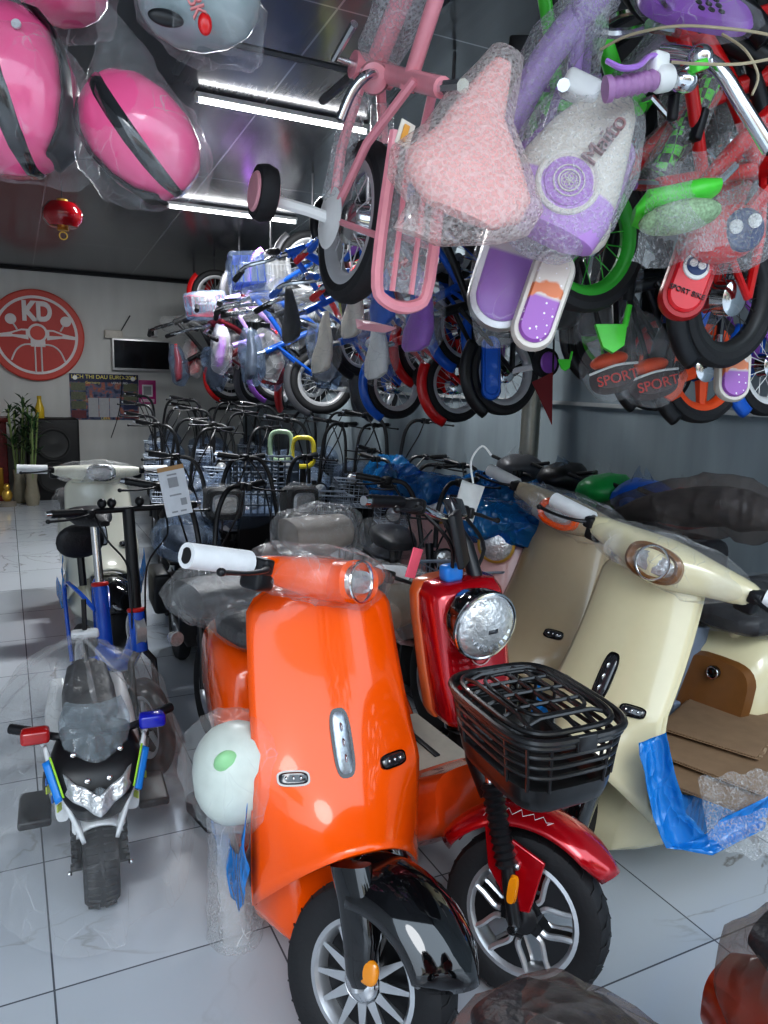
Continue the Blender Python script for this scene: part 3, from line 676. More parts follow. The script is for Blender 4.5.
    MB().rings([srect((xb-.33+.2*math.cos(a)*1.15, 0, R+.2*math.sin(a)*1.15), (0, 1, 0), (math.cos(a), 0, math.sin(a)), .06, .006, 12, .8) for a in [PI*.1+PI*.8*i/10 for i in range(11)]]).build('rear_fender', BLACK, t)
    for s in (-1, 1): MB().tube([(xb-.33, s*.08, R), (xb-.38, s*.1, R+.3)], .02, 10).build('shock', BLACK, t)
    MB().rings([srect((xb-.585, 0, .58), (0, 1, 0), (0, 0, 1), .07, .025, 20, .6), srect((xb-.61, 0, .58), (0, 1, 0), (0, 0, 1), .05, .015, 20, .6)]).build('tail_light', mat('tail red', (.4, .01, .01), .15, coat=1), t)
    # handlebar
    hz = 1.05; hx = -.36; S0 = S; S = S @ Matrix.Translation((hx, 0, hz)) @ Matrix.Rotation(bar_roll, 4, 'X') @ Matrix.Translation((-hx, bar_shift, -hz))
    b = MB(S); b.tube([(-.40, 0, .88), (hx-.02, 0, hz)], .035, 12); b.build('steering_neck', BLACK, t)
    if headkind == 'oval':
        b = MB(S)
        prof2 = [(-.28, .024, .026, 0), (-.22, .028, .032, 0), (-.14, .036, .042, .004), (-.085, .062, .05, .012), (0, .085, .058, .022), (.085, .062, .05, .012), (.14, .036, .042, .004), (.22, .028, .032, 0), (.28, .024, .026, 0)]
        b.rings([srect((hx+dx, y, hz+.012*math.sin((y/.28)**2*2)), (1, 0, 0), (0, 0, 1), a*nac, d*nac, 22, .75) for y, a, d, dx in prof2])
        hc = b.build('handlebar_cover', headc or P, t, sub=1)
        n = V((.93, 0, .2)).normalized(); w = V((-.2, 0, .93)).normalized(); c = V((hx+.075, 0, hz+.008))
        fr = MB(S); fr.rings([srect(c-n*.03, (0, 1, 0), w, .088, .052, 28, .8), srect(c+n*.028, (0, 1, 0), w, .088, .054, 28, .8), srect(c+n*.036, (0, 1, 0), w, .078, .045, 28, .8), srect(c+n*.022, (0, 1, 0), w, .064, .033, 28, .8)]); hb = fr.build('headlight_bezel', trim, t)
        le = MB(S); le.rings([srect(c+n*.020, (0, 1, 0), w, .066, .035, 28, .8), srect(c+n*.032, (0, 1, 0), w, .056, .028, 28, .8), srect(c+n*.036, (0, 1, 0), w, .03, .014, 28, .8)]); le.build('headlight', GLASS, hb)
        if not lite: MB(S).torus(c+n*.034, n, .05, .004, 30, 6).build('light_ring', CHROME, hb)
    else:
        b = MB(S); b.tube([(hx, -.28, hz+.04), (hx-.01, -.16, hz+.04), (hx+.02, -.06, hz-.01), (hx+.02, .06, hz-.01), (hx-.01, .16, hz+.04), (hx, .28, hz+.04)], .013, 10, smooth=4); b.build('handlebar', CHROME if headkind == 'round' else BLACK, t)
        c = V((hx+.09, 0, hz-.06))
        hb = MB(S).lathe([(.03, -.07), (.07, -.04), (.088, 0), (.088, .02), (.078, .024)], c, (1, 0, .1), 28).build('headlight_bowl', headc or GOLD, t)
        MB(S).lathe([(.079, .018), (.07, .034), (.04, .046), (.01, .05)], c, (1, 0, .1), 28).build('headlight', GLASS, hb)
    for s in (-1, 1):
        grip(t, (hx-.01, s*.27, hz+.02), (hx-.03, s*.40, hz+.02), BLACK, .017, S)
        if foam: MB(S).tube([(hx-.012, s*.285, hz+.02), (hx-.034, s*.45, hz+.02)], [.027, .027], 18).build('foam_sleeve', FOAM, t)
        if foam and not lite: MB(S).cyl((hx-.034, s*.4495, hz+.02), (hx-.0345, s*.4515, hz+.02), .017).build('sleeve_opening_shade', BLACK, t)  # black disc paints the dark inside of the open sleeve end
        lever(t, S, s*.27, s, hz+.02, hx)
        MB(S).box((hx-.005, s*.25, hz-.008), (.06, .06, .06) if not lite else (.045, .05, .05), b=.012).build('switch_housing', BLACK, t)
    if film_bar: 
        b = shell((hx+.0, 0, hz+.005), (.13, .25, .07), 11, S.to_3x3(), amp=.02); b.v = [S @ (S.to_3x3().inverted() @ (p-V((hx, 0, hz+.005)))+V((hx, 0, hz+.005))) for p in b.v]; b.build('film_wrap', CLEAR, t)
    if wrapbundle:
        b = shell((0, 0, 0), (.13, .28, .10), 17, None, amp=.04); b.v = [S @ (p+V((hx+.03, 0, hz+.03))) for p in b.v]; b.build('blue_wrap', wrapbundle, t)
    return t
o1 = scooter('scooter', 'glossy orange scooter in front with white foam grip, black front fender and blue film', (.72, 1.44, 0), head((-.06, -1)), ORANGE, st=.66, lean=.012, trim=ORANGE, headc=ORANGE, slotM=None, film_sides=(-1,))
cr1 = scooter('scooter', 'cream scooter with brown ringed oval headlight and cardboard on its footboard', (1.47, 1.72, 0), head((-.98, -.2)), CREAM, st=.12, lean=-.035, bar_roll=-.16, trim=BROWN, headc=CREAM, panelM=BROWN, slotM=SMOKE, floor_len=.46, showf=False, scale=1.055, bar_shift=.05, nac=1.25, shw=.92)
cr2 = scooter('scooter', 'beige scooter with orange ringed headlight parked behind the nearest cream one', (1.70, 2.40, 0), head((-.98, -.2)), TAN, st=.12, lean=-.035, bar_roll=-.16, trim=ORANGE, headc=TAN, lite=True, slotM=False, floor_len=.28, nac=1.15)
wh = scooter('scooter', 'ivory white scooter standing in the aisle behind the blue folding bicycle', (.50, 4.55, 0), head((.05, -1)), IVORY, st=.1, trim=CHROME, headc=IVORY, lite=True, scale=.98)

MB().tube([(-.98, 0, .66), (-.98, 0, .74)], .035, 12).build('seat_post', CREAM, cr1)

FP = [((652, 738), 14, 6), ((660, 775), 15, 3), ((670, 815), 17, 2), ((686, 842), 20, 8), ((716, 838), 4, 22), ((768, 812), 4, 22)]
def film_patch(u, v):
    f = u*(len(FP)-1); i = min(int(f), len(FP)-2); f -= i
    (x0, y0), a0, b0 = FP[i]; (x1, y1), a1, b1 = FP[i+1]
    x, y, a, b = [p*(1-f)+q*f for p, q in ((x0, x1), (y0, y1), (a0, a1), (b0, b1))]
    return at(x+a*(2*v-1), y-b*(2*v-1)*.8, 2.19+.03*math.sin(v*3))
b = MB(); b.grid(film_patch, 30, 8); b.noise(.004, 20, 3); b.build('blue_film', BLUEF, cr1, world=True, solid=.001)
def on_h(px, py, h):
    d = at(px, py, 1)-V((0, 0, H)); return V((0, 0, H))+d*((h-H)/d.z)
# ---------------------------------------------------------------- red scooter with basket
def red_scooter():
    t = thing('scooter', 'candy red electric scooter with big round headlight and black front basket', 'scooter', (1.215, 1.47, 0), head((.03, -1)), None, 1.0)
    t.rotation_euler = Euler((math.radians(4), 0, head((.03, -1))), 'XYZ')
    S = steer_matrix(.62, .22); R = .225
    wheel(t, 'front_wheel', (0, 0, R), R, .095, S, 'cast', rimR=.67, disc=False)
    for s in (-1, 1):
        f = MB(S).tube([(0, s*.085, R), (-.03, s*.085, R+.09), (-.045, s*.082, R+.15)], .018, 10).build('fork_leg', BLACK, t)
        MB(S).tube([(-.16, s*.07, R+.44), (-.12, s*.075, R+.32)], .014, 12).build('fork_stanchion', CHROME, f)
        b = MB(S); n = 22; pts = [V((-.045, s*.082, R+.14)).lerp(V((-.125, s*.076, R+.34)), i/n) for i in range(n+1)]
        b.tube(pts, [.031 if i % 2 else .024 for i in range(n+1)], 18); b.build('fork_bellows', BLACK, t)
        a = MB(S); c = V((-.015, s*.105, R+.10)); a.rings([srect(c, (0, 0, 1), (1, 0, 0), .038, .014, 20, .6), srect(c+V((0, s*.012, 0)), (0, 0, 1), (1, 0, 0), .034, .011, 20, .6)]); a.build('reflector', AMBER, t)
        MB(S).tube([(0, s*.06, R), (0, s*.115, R)], .012, 10).build('axle_nut', CHROME, t)
    fe = fender(t, 'front_fender', RED, S, R+.045, .155, .72, PI*.86, c=(0, 0, R), flare=1, drop=.25)
    for s in (-1, 1):
        b = MB(S); b.poly([(x, s*.064, z) for x, z in ((-.02, R+.03), (.03, R+.04), (.05, R+.18), (-.13, R+.24), (-.10, R+.12))], (0, s*.012, 0)); b.build('fender_bracket', RED, fe, bev=.004)
        for z in (R+.09, R+.15): MB(S).lathe([(.009, 0), (.009, .012), (.004, .016)], c=(-.02, s*.076, z), ax=(0, s, 0), n=12).build('bolt', STEEL, fe)
    # script lettering on the fender side that faces the street
    SC = mat('script white', (.8, .8, .8), .4)
    for s in (-1,):
        M = S @ basis(V((.0, s*.075, R+.218)), V((.93, 0, -.36)), V((.30, s*-.35*1, .88)))
        def onf(x, y): # fender surface
            return S @ V((x, y, R))
        b = MB(S); 
        pts = []
        word = [(0, 0), (.006, .02), (.012, .0), (.018, .018), (.022, .0), (.034, .022), (.040, .0), (.05, .022), (.054, .0), (.066, .018), (.07, 0), (.078, .02), (.084, .006), (.092, .016), (.086, .0)]
        for dx, dz in word:
            a = 2.08-dx*7.5; th = s*(1.0-dz*14); rad = R+.045+.025*math.cos(th)-.25*(R+.045)*.33*(1-math.cos(th))+.005
            pts.append(V((math.cos(a)*rad, math.sin(th)/math.sin(1.5)*.0785, R+math.sin(a)*rad)))
        b.tube(pts, .0012, 4); b.build('lettering', SC, fe)
    # tall front column
    b = MB(); L = [(.70, .07, .05), (.705, .100, .062), (.73, .112, .07), (.85, .118, .075), (1.0, .122, .078), (1.06, .118, .072), (1.09, .10, .06), (1.095, .06, .04)]
    b.rings([srect((-.245-(z-.7)*.16, 0, z), (0, 1, 0), (1, 0, 0), a, d, 32, .55) for z, a, d in L]); co_ = b.build('front_column', RED, t, angle=60)
    b = MB(); b.rings([srect((-.30-(z-.7)*.16, 0, z), (0, 1, 0), (1, 0, 0), a+.007, .03, 32, .4) for z, a, d in L]); b.build('column_back_trim', mat('orange red trim', (.6, .12, .03), .3, coat=.5), t, angle=60)
    ez = .905; M = basis((-.245-.16*(ez-.7)+.078, 0, ez), (0, 1, 0), (-.16, 0, 1))
    EM = mat('emblem silver', (.8, .65, .62), .35, .4)
    b = MB(); b.torus(M.translation+V((.001, 0, 0)), (1, 0, .16), .034, .0018, 36, 6); b.build('emblem_ring', EM, co_)
    text('AA', .042, M, EM, 'emblem', co_, .001)
    # headlight
    n = V((.97, 0, -.12)).normalized(); c = V((-.14, -.045, 1.02))
    hb = MB().lathe([(.05, -.09), (.075, -.06), (.092, -.01), (.096, .02), (.088, .03)], c, n, 40).build('headlight_housing', GLOSSBLACK, t)
    MB().torus(c+n*.028, n, .09, .006, 48, 8).build('headlight_rim', CHROME, hb)
    MB().lathe([(.088, .022), (.084, .036), (.066, .05), (.03, .060), (.005, .062)], c, n, 40).build('headlight', GLASS, hb)
    REF = mat('reflector facets', (.85, .86, .88), .12, .9)
    for k in range(9):
        a = PI*(1.08+.84*k/8); d = V((0, math.cos(a), math.sin(a)))
        MB().box(c+n*.050+d*.042, (.004, .010, .036), Matrix.Rotation(a-PI/2, 4, 'X')).build('facet', REF, hb)
    MB().box(c+n*.060, (.006, .03, .014), b=.004).build('lamp_block', SMOKE, hb)
    # body behind
    b = MB(); b.rings([srect((x, 0, z), (0, 1, 0), (0, 0, 1), a, d, 26, .5) for x, z, a, d in ((-.26, .44, .12, .10), (-.36, .36, .17, .12), (-.5, .33, .19, .08), (-.9, .33, .185, .075), (-.98, .42, .17, .14), (-1.1, .52, .16, .17), (-1.4, .58, .14, .12), (-1.55, .62, .08, .06))])
    b.build('floor_body', mat('red body with orange reflection', (.75, .085, .01), .25, coat=.7), t, angle=60)  # orange reflected from the next scooter is put into this body colour
    b = MB(); b.box((-.62, 0, .415), (.42, .30, .014), b=.006)
    b.build('footboard_mat', mat('pale carton mat', (.55, .5, .42), .6), t)
    for k in (-1, 1): MB().box((-.62, k*.05, .424), (.2, .02, .006), b=.002).build('mat_slot', BLACK, t)
    MB().tube([(-.26, 0, .75), (-.22, 0, .58), (-.15, 0, .5)], .035, 12).build('steering_tube', BLACK, t)
    se = MB().rings([srect((x, 0, z), (0, 1, 0), (0, 0, 1), a, d, 24, .6) for x, z, a, d in ((-.92, .72, .07, .02), (-.95, .73, .12, .04), (-1.1, .74, .15, .05), (-1.3, .76, .14, .05), (-1.5, .77, .1, .03))]).build('seat', SEATBLK, t)
    shell((-1.2, 0, .74), (.34, .18, .08), 5, amp=.018).build('seat_wrap', CLEAR2, t)
    wheel(t, 'rear_wheel', (-1.28, 0, .22), .22, .09, None, 'cast', tread=False, disc=False)
    # handlebar, steered
    hx, hz = -.40, 1.25
    MB(S).tube([(-.27, 0, 1.06), (-.33, 0, 1.18), (hx, 0, hz)], .022, 12).build('steering_stem', BLACK, t)
    MB(S).tube([(hx-.07, -.30, hz+.02), (hx-.05, -.18, hz+.03), (hx, -.06, hz), (hx, .06, hz), (hx-.05, .18, hz+.03), (hx-.07, .30, hz+.02)], .013, 10, smooth=4).build('handlebar', CHROME, t)
    for s in (-1, 1):
        grip(t, (hx-.055, s*.2, hz+.026), (hx-.078, s*.34, hz+.018), BLACK, .018, S); lever(t, S, s*.19, s, hz+.02, hx-.04)
        MB(S).box((hx-.03, s*.16, hz+.02), (.05, .045, .045), b=.012).build('switch_housing', BLACK, t)
        b = MB(S); b.tube([(hx, s*.15, hz), (hx+.08, s*.12, hz-.08), (hx+.06, s*.06, hz-.22), (hx+.06, s*.03, hz-.32)], .006, 6, smooth=5); b.build('brake_cable', BLACK, t)
    MB(S).box((hx+.02, 0, hz+.03), (.03, .09, .06), (0, -.5, 0), b=.008).build('display', SMOKE, t)
    MB(S).box((hx+.10, -.13, hz-.05), (.02, .10, .15), (.2, -.3, .2), b=.006).build('phone_holder', BLACK, t)
    MB(S).tube([(hx+.03, -.08, hz-.01), (hx+.09, -.12, hz-.07)], .008, 6).build('holder_arm', BLACK, t)
    MB().box((-.30, -.03, 1.115), (.05, .06, .05), b=.015).build('ignition_cap', mat('blue cap', (.03, .25, .75), .3), t)
    return t
r1 = red_scooter()
# basket: bolted onto the red scooter, part of it
def basket(par):
    M = Matrix.Translation((1.095, 1.36, .745)) @ Matrix.Rotation(math.radians(-4), 4, 'Z') @ Matrix.Rotation(math.radians(-2), 4, 'Y') @ Matrix.Diagonal((1, 1, .84, 1))
    BP = mat('basket black', (.014, .014, .015), .32, coat=.3)
    def loop(z, a, d, r, e=.5, n=44, c=(0, 0)):
        return [M @ V((c[0]+p.x, c[1]+p.y, z)) for p in srect((0, 0, 0), (1, 0, 0), (0, 1, 0), a, d, n, e)], r
    base = MB(); base.rings([[M @ p for p in srect((0, 0, z), (1, 0, 0), (0, 1, 0), a, d, 32, .45)] for z, a, d in ((-.045, .105, .155), (-.03, .118, .168), (.0, .125, .176), (.035, .13, .182), (.035, .12, .172), (0, .115, .166), (-.02, .1, .15))], cap=True)
    bo = base.build('basket', BP, par, world=True, label='black plastic front basket with grid lid')
    for z, a, d, r in ((.075, .134, .187, .0055), (.105, .137, .19, .0055), (.135, .14, .193, .006), (.165, .146, .200, .0075)):
        p, rr = loop(z, a, d, r); MB().tube(p, rr, 8, closed=True).build('side_rail', BP, bo, world=True)
    for ang in [2*PI*(k+.5)/12 for k in range(12)]:
        def q(a, d, z):
            s_ = lambda v: math.copysign(abs(v)**.45, v); return M @ V((a*s_(math.cos(ang)), d*s_(math.sin(ang)), z))
        MB().tube([q(.129, .181, .03), q(.134, .187, .09), q(.143, .197, .165)], .0045, 6).build('upright', BP, bo, world=True)
    p, rr = loop(.182, .150, .205, .009); MB().tube(p, rr, 8, closed=True).build('lid_rim', BP, bo, world=True)
    p, rr = loop(.192, .128, .180, .007); MB().tube(p, rr, 8, closed=True).build('lid_rim', BP, bo, world=True)
    p, rr = loop(.208, .085, .12, .005); MB().tube(p, rr, 8, closed=True).build('lid_rim', BP, bo, world=True)
    for k in range(-2, 3):
        x = k*.05; L = .178*(1-(abs(k)/2.6)**4*.3)
        MB().tube([M @ V((x, -L, .190)), M @ V((x, -L*.6, .208)), M @ V((x, L*.6, .208)), M @ V((x, L, .190))], .0055, 6).build('lid_bar', BP, bo, world=True)
    for k in range(-2, 3):
        y = k*.066; L = .126*(1-(abs(k)/2.6)**4*.3)
        MB().tube([M @ V((-L, y, .190)), M @ V((-L*.6, y, .209)), M @ V((L*.6, y, .209)), M @ V((L, y, .190))], .005, 6).build('lid_bar', BP, bo, world=True)
    MB().box(M @ V((0, -.208, .172)), (.05, .012, .045), M.to_3x3().to_4x4(), b=.005).build('lid_clasp', BP, bo, world=True)
    MB().box(M @ V((0, .215, .05)), (.10, .05, .14), M.to_3x3().to_4x4(), b=.01).build('basket_bracket', BP, bo, world=True)
bpy.context.view_layer.update()
basket(r1)
b = MB(); p_ = at(414, 563, 1.86); b.box(p_, (.045, .004, .075), (.1, .3, .5), b=.002); b.build('key_tag', mat('pink tag', (.75, .1, .15), .5), r1, world=True, label='pink plastic key tag')
b = MB(); b.tube([at(432, 530, 1.9), at(420, 545, 1.87), at(414, 556, 1.86)], .0025, 5); b.build('tag_string', BLACK, r1, world=True)

# ---------------------------------------------------------------- e-bikes
def copy_tree(o, parent=None):
    c = o.copy(); col.objects.link(c); c.parent = parent
    for ch in [x for x in bpy.data.objects if x.parent == o]: copy_tree(ch, c)
    return c
def dup(o, loc, rz, label, group=None, sc=None):
    c = copy_tree(o); c.location = loc; c.rotation_euler = (0, 0, rz)
    if sc: c.scale = (sc,)*3
    c['label'] = label
    if group: c['group'] = group
    return c
def ebike(label, loc, rz, bar=1.12, headl='square', basket=True, body=BLACK, seatfilm=GREYF, group=None, film_head=True, tagm=None, wrap=None, st=.15, crate=False):
    t = thing('electric_bike', label, 'bike', loc, rz, group)
    S = steer_matrix(st, .24, .35); R = .24
    wheel(t, 'front_wheel', (0, 0, R), R, .075, S, 'five', tread=False)
    wheel(t, 'rear_wheel', (-1.08, 0, R), R, .075, None, 'five', tread=False, disc=False)
    b = MB(S)
    for s in (-1, 1): b.tube([(0, s*.06, R), (-.09, s*.06, R+.32), (-.13, s*.05, R+.44)], .016, 8)
    b.tube([(-.12, -.06, R+.42), (-.12, .06, R+.42)], .02, 8); b.build('fork', BLACK, t)
    fender(t, 'front_fender', body, S, R+.02, .11, .1, PI*.8, c=(0, 0, R), flare=1)
    b = MB(); b.tube([(-.12, 0, .62), (-.22, 0, .5), (-.34, 0, .34), (-.62, 0, .30), (-.8, 0, .36), (-1.08, 0, .26)], .032, 10, smooth=4); b.tube([(-.74, 0, .34), (-.82, 0, .68)], .024, 8)
    for s in (-1, 1): b.tube([(-.8, s*.05, .55), (-1.08, s*.07, .27)], .014, 6)
    b.build('frame', body, t)
    MB().rings([srect((x, 0, z), (0, 1, 0), (1, 0, .3), a, .035, 20, .6) for x, z, a in ((-.24, .36, .09), (-.25, .42, .125), (-.24, .58, .13), (-.22, .70, .09))]).build('front_panel', body, t)
    for s in (-1, 1): MB().box((-1.0, s*.12, .45), (.30, .09, .22), b=.02).build('side_box', BLACK, t)
    MB().box((-.52, 0, .37), (.40, .17, .10), b=.03).build('battery_box', body, t)
    MB().box((-.52, 0, .425), (.36, .22, .012), b=.004).build('footboard', BLACK, t)
    MB().rings([srect((x, 0, z), (0, 1, 0), (0, 0, 1), a, d, 20, .6) for x, z, a, d in ((-.62, .75, .04, .02), (-.66, .755, .09, .035), (-.8, .76, .12, .05), (-.95, .77, .11, .045), (-1.04, .78, .06, .02))]).build('saddle', SEATBLK, t)
    if seatfilm: shell((-.82, 0, .77), (.30, .18, .11), 4, amp=.02, n=20, m=12).build('saddle_wrap', seatfilm, t)
    MB().box((-1.1, 0, .60), (.34, .14, .02), b=.008).build('rear_rack', BLACK, t)
    MB().rings([srect((-1.08+.27*math.cos(a), 0, R+.27*math.sin(a)), (0, 1, 0), (math.cos(a), 0, math.sin(a)), .05, .005, 10, .8) for a in [PI*.1+PI*.75*i/8 for i in range(9)]]).build('rear_fender', body, t)
    hx = -.30
    b = MB(S); b.tube([(-.13, 0, .66), (-.2, 0, .86)], .02, 10)
    for s in (-1, 1): b.tube([(-.2, s*.035, .84), (-.25, s*.06, bar-.12), (hx+.02, s*.12, bar-.01), (hx-.02, s*.22, bar), (hx-.08, s*.32, bar+.01)], .0125, 8, smooth=4)
    b.build('handlebar', BLACK, t)
    for s in (-1, 1):
        grip(t, (hx-.03, s*.235, bar), (hx-.085, s*.335, bar+.01), BLACK, .018, S); lever(t, S, s*.22, s, bar, hx)
        MB(S).box((hx-.01, s*.2, bar), (.045, .04, .04), b=.01).build('switch_housing', BLACK, t)
        MB(S).tube([(hx+.02, s*.2, bar), (hx+.10, s*.15, bar-.1), (hx+.07, s*.07, bar-.3), (hx+.08, s*.05, .75)], .005, 5, smooth=5).build('brake_cable', BLACK, t)
    if headl == 'square':
        o = MB(S).rings([srect((x, 0, .95), (0, 1, 0), (0, 0, 1), a, d, 20, .45) for x, a, d in ((-.12, .07, .06), (-.06, .10, .085), (.02, .105, .09), (.04, .09, .075))]).build('headlight_shell', mat('headlight shell', (.02, .02, .022), .5), t)
        MB(S).rings([srect((x, 0, .95), (0, 1, 0), (0, 0, 1), a, d, 20, .5) for x, a, d in ((.035, .075, .06), (.055, .06, .045))]).build('headlight', GLASS, o)
        if film_head: b = shell((0, 0, 0), (.10, .13, .115), 8, amp=.02, n=18, m=12); b.v = [S @ (p+V((-.01, 0, .95))) for p in b.v]; b.build('headlight_film', CLEAR, o)
    elif headl == 'round':
        o = MB(S).lathe([(.02, -.06), (.045, -.03), (.055, .01), (.05, .014)], (-.04, 0, .82), (1, 0, 0), 20).build('headlight_shell', BLACK, t)
        MB(S).lathe([(.05, .01), (.03, .025), (.005, .03)], (-.04, 0, .82), (1, 0, 0), 20).build('headlight', GLASS, o)
    if basket:
        bm_ = mat('grey wire', (.30, .34, .40), .4, .4); b = MB(S)
        for k in range(5):
            z = .62+k*.05; b.tube([(.02, -.14-.004*k, z), (.24, -.14-.004*k, z), (.24, .14+.004*k, z), (.02, .14+.004*k, z)], .003, 4, closed=True)
        for k in range(8): y = -.14+.04*k; b.tube([(.02, y, .82), (.02, y, .62), (.24, y, .62), (.24, y, .82)], .0025, 4)
        for k in range(5): x = .04+.045*k; b.tube([(x, -.15, .82), (x, -.14, .62), (x, .14, .62), (x, .15, .82)], .0025, 4)
        b.tube([(.01, -.16, .825), (.25, -.16, .825), (.25, .16, .825), (.01, .16, .825)], .006, 6, closed=True)
        b.build('front_basket', bm_, t)
    if wrap:
        b = shell((0, 0, 0), (.16, .20, .13), 21, amp=.05, n=20, m=12); b.v = [S @ (p+V((-.16, 0, .98))) for p in b.v]; b.build('blue_wrap', wrap, t)
    return t
WP = lambda px, py, h=1.12: on_h(px, py, h)
EB = 'e-bikes parked in packed rows at the back of the shop'
kb = ebike('black electric bike with square headlight and wrapped saddle just behind the orange scooter', (.80, 3.25, 0), head((-.05, -1)), basket=False, headl='round')
# black utility panels and a lamp at the front of that bike
proto = ebike('black electric bike with square film covered headlight and white paper tag on its bar', (1.02, 4.05, 0), head((-.1, -1)), basket=False, st=.1, bar=1.17)
e3 = dup(proto, (1.45, 4.0, 0), head((.1, -1)), 'black electric bike with square headlight, second of its kind from the aisle')
proto2 = ebike('black electric bike with wire basket, in the packed rows at the back', (1.05, 5.2, 0), head((-.3, -1)), basket=True, headl='round', group=EB, bar=1.27, st=.2)
for i, (x, y, a) in enumerate([(1.5, 5.3, -.2), (1.95, 5.0, -.3), (2.4, 4.7, -.5), (1.15, 6.4, -.3), (1.62, 6.5, -.3), (2.1, 6.2, -.4), (2.55, 5.8, -.5), (1.3, 7.6, -.3), (1.8, 7.7, -.3), (2.3, 7.4, -.4), (2.7, 6.9, -.5), (1.5, 8.8, -.3), (2.0, 8.9, -.3), (2.5, 8.6, -.4)]):
    dup(proto2 if i % 2 else proto2, (x, y, 0), head((a, -1)), 'black electric bike with wire basket, in the packed rows at the back', EB, 1.0+.04*(i % 3))
# city e-bikes with blue film and wire baskets behind the red scooter
pb = ebike('black electric bike with a big grey wire basket standing right behind the red scooter', (1.78, 2.95, 0), head((-.2, -1)), basket=True, headl='round', bar=1.15, seatfilm=CLEAR2)
proto3 = ebike('black electric bike with blue film wrapped bar, in the row before the right wall', (2.1, 4.15, 0), head((-.75, -.66)), basket=False, headl='round', wrap=BLUEW, bar=1.12, group='blue film e-bikes')
for i, (x, y) in enumerate([(2.45, 3.7), (2.55, 3.25), (2.3, 4.7)]):
    dup(proto3, (x, y, 0), head((-.8, -.6)), 'black electric bike with blue film wrapped bar, in the row before the right wall', 'blue film e-bikes')
# pale retro scooters with brass lamps, between the e-bikes
for i, (m, x, y, lab) in enumerate([(PINKP, 1.95, 3.45, 'pale pink retro scooter with brass round headlight and blue film over its handlebar'), (MINT, 2.12, 2.95, 'pale mint retro scooter with brass round headlight behind the beige scooter'), (PINKP, 1.72, 2.55, 'pale pink scooter with brass round lamp squeezed between the red and beige scooters')]):
    scooter('scooter', lab, (x, y, 0), head((-.75, -.66)), m, st=.1, headkind='round', foam=False, bluefilm=False, film_bar=False, lite=True, scale=.95, fenderM=m, wrapbundle=BLUEW)

def wrapped_seat(label, px, py, z, m, r=(.20, .13, .07), rz=0.):
    p = at(px, py, z); t = thing('wrapped_scooter_saddle', label, 'seat', p, rz)  # a scooter saddle wrapped in plastic
    b = MB(); b.rings([srect((x, 0, zz), (0, 1, 0), (0, 0, 1), a, d, 22, .7) for x, zz, a, d in ((-r[0], 0, r[1]*.4, r[2]*.3), (-r[0]*.85, 0, r[1]*.85, r[2]*.8), (0, -.01, r[1], r[2]), (r[0]*.8, .01, r[1]*.7, r[2]*.8), (r[0], .01, r[1]*.3, r[2]*.3))]); b.build('cushion', m, t)
    shell((0, 0, 0), (r[0]+.04, r[1]+.04, r[2]+.04), int(px), amp=.025, n=30, m=18).build('plastic_cover', SEATF2, t)
    MB().cyl((0, 0, -p.z+.0), (0, 0, 0), .03, n=12).build('post', BLACK, t)
    MB().box((0, 0, -p.z+.04), (.3, .2, .08), b=.02).build('foot', BLACK, t)
SEATF2 = film('seat film strong', lo=.12, hi=.5, scale=9)
wrapped_seat('brown grey scooter saddle in crinkled clear plastic above the orange scooter headlight', 317, 533, 2.95, mat('taupe seat', (.2, .155, .12), .6), (.14, .14, .07))
wrapped_seat('olive brown seat in clear plastic just right of the orange scooter bar', 382, 600, 2.55, mat('olive seat', (.17, .13, .08), .5), (.20, .14, .07), .8)
wrapped_seat('black seat in shiny clear plastic left of the orange leg shield', 232, 592, 2.75, SEATBLK, (.20, .15, .07), .2)
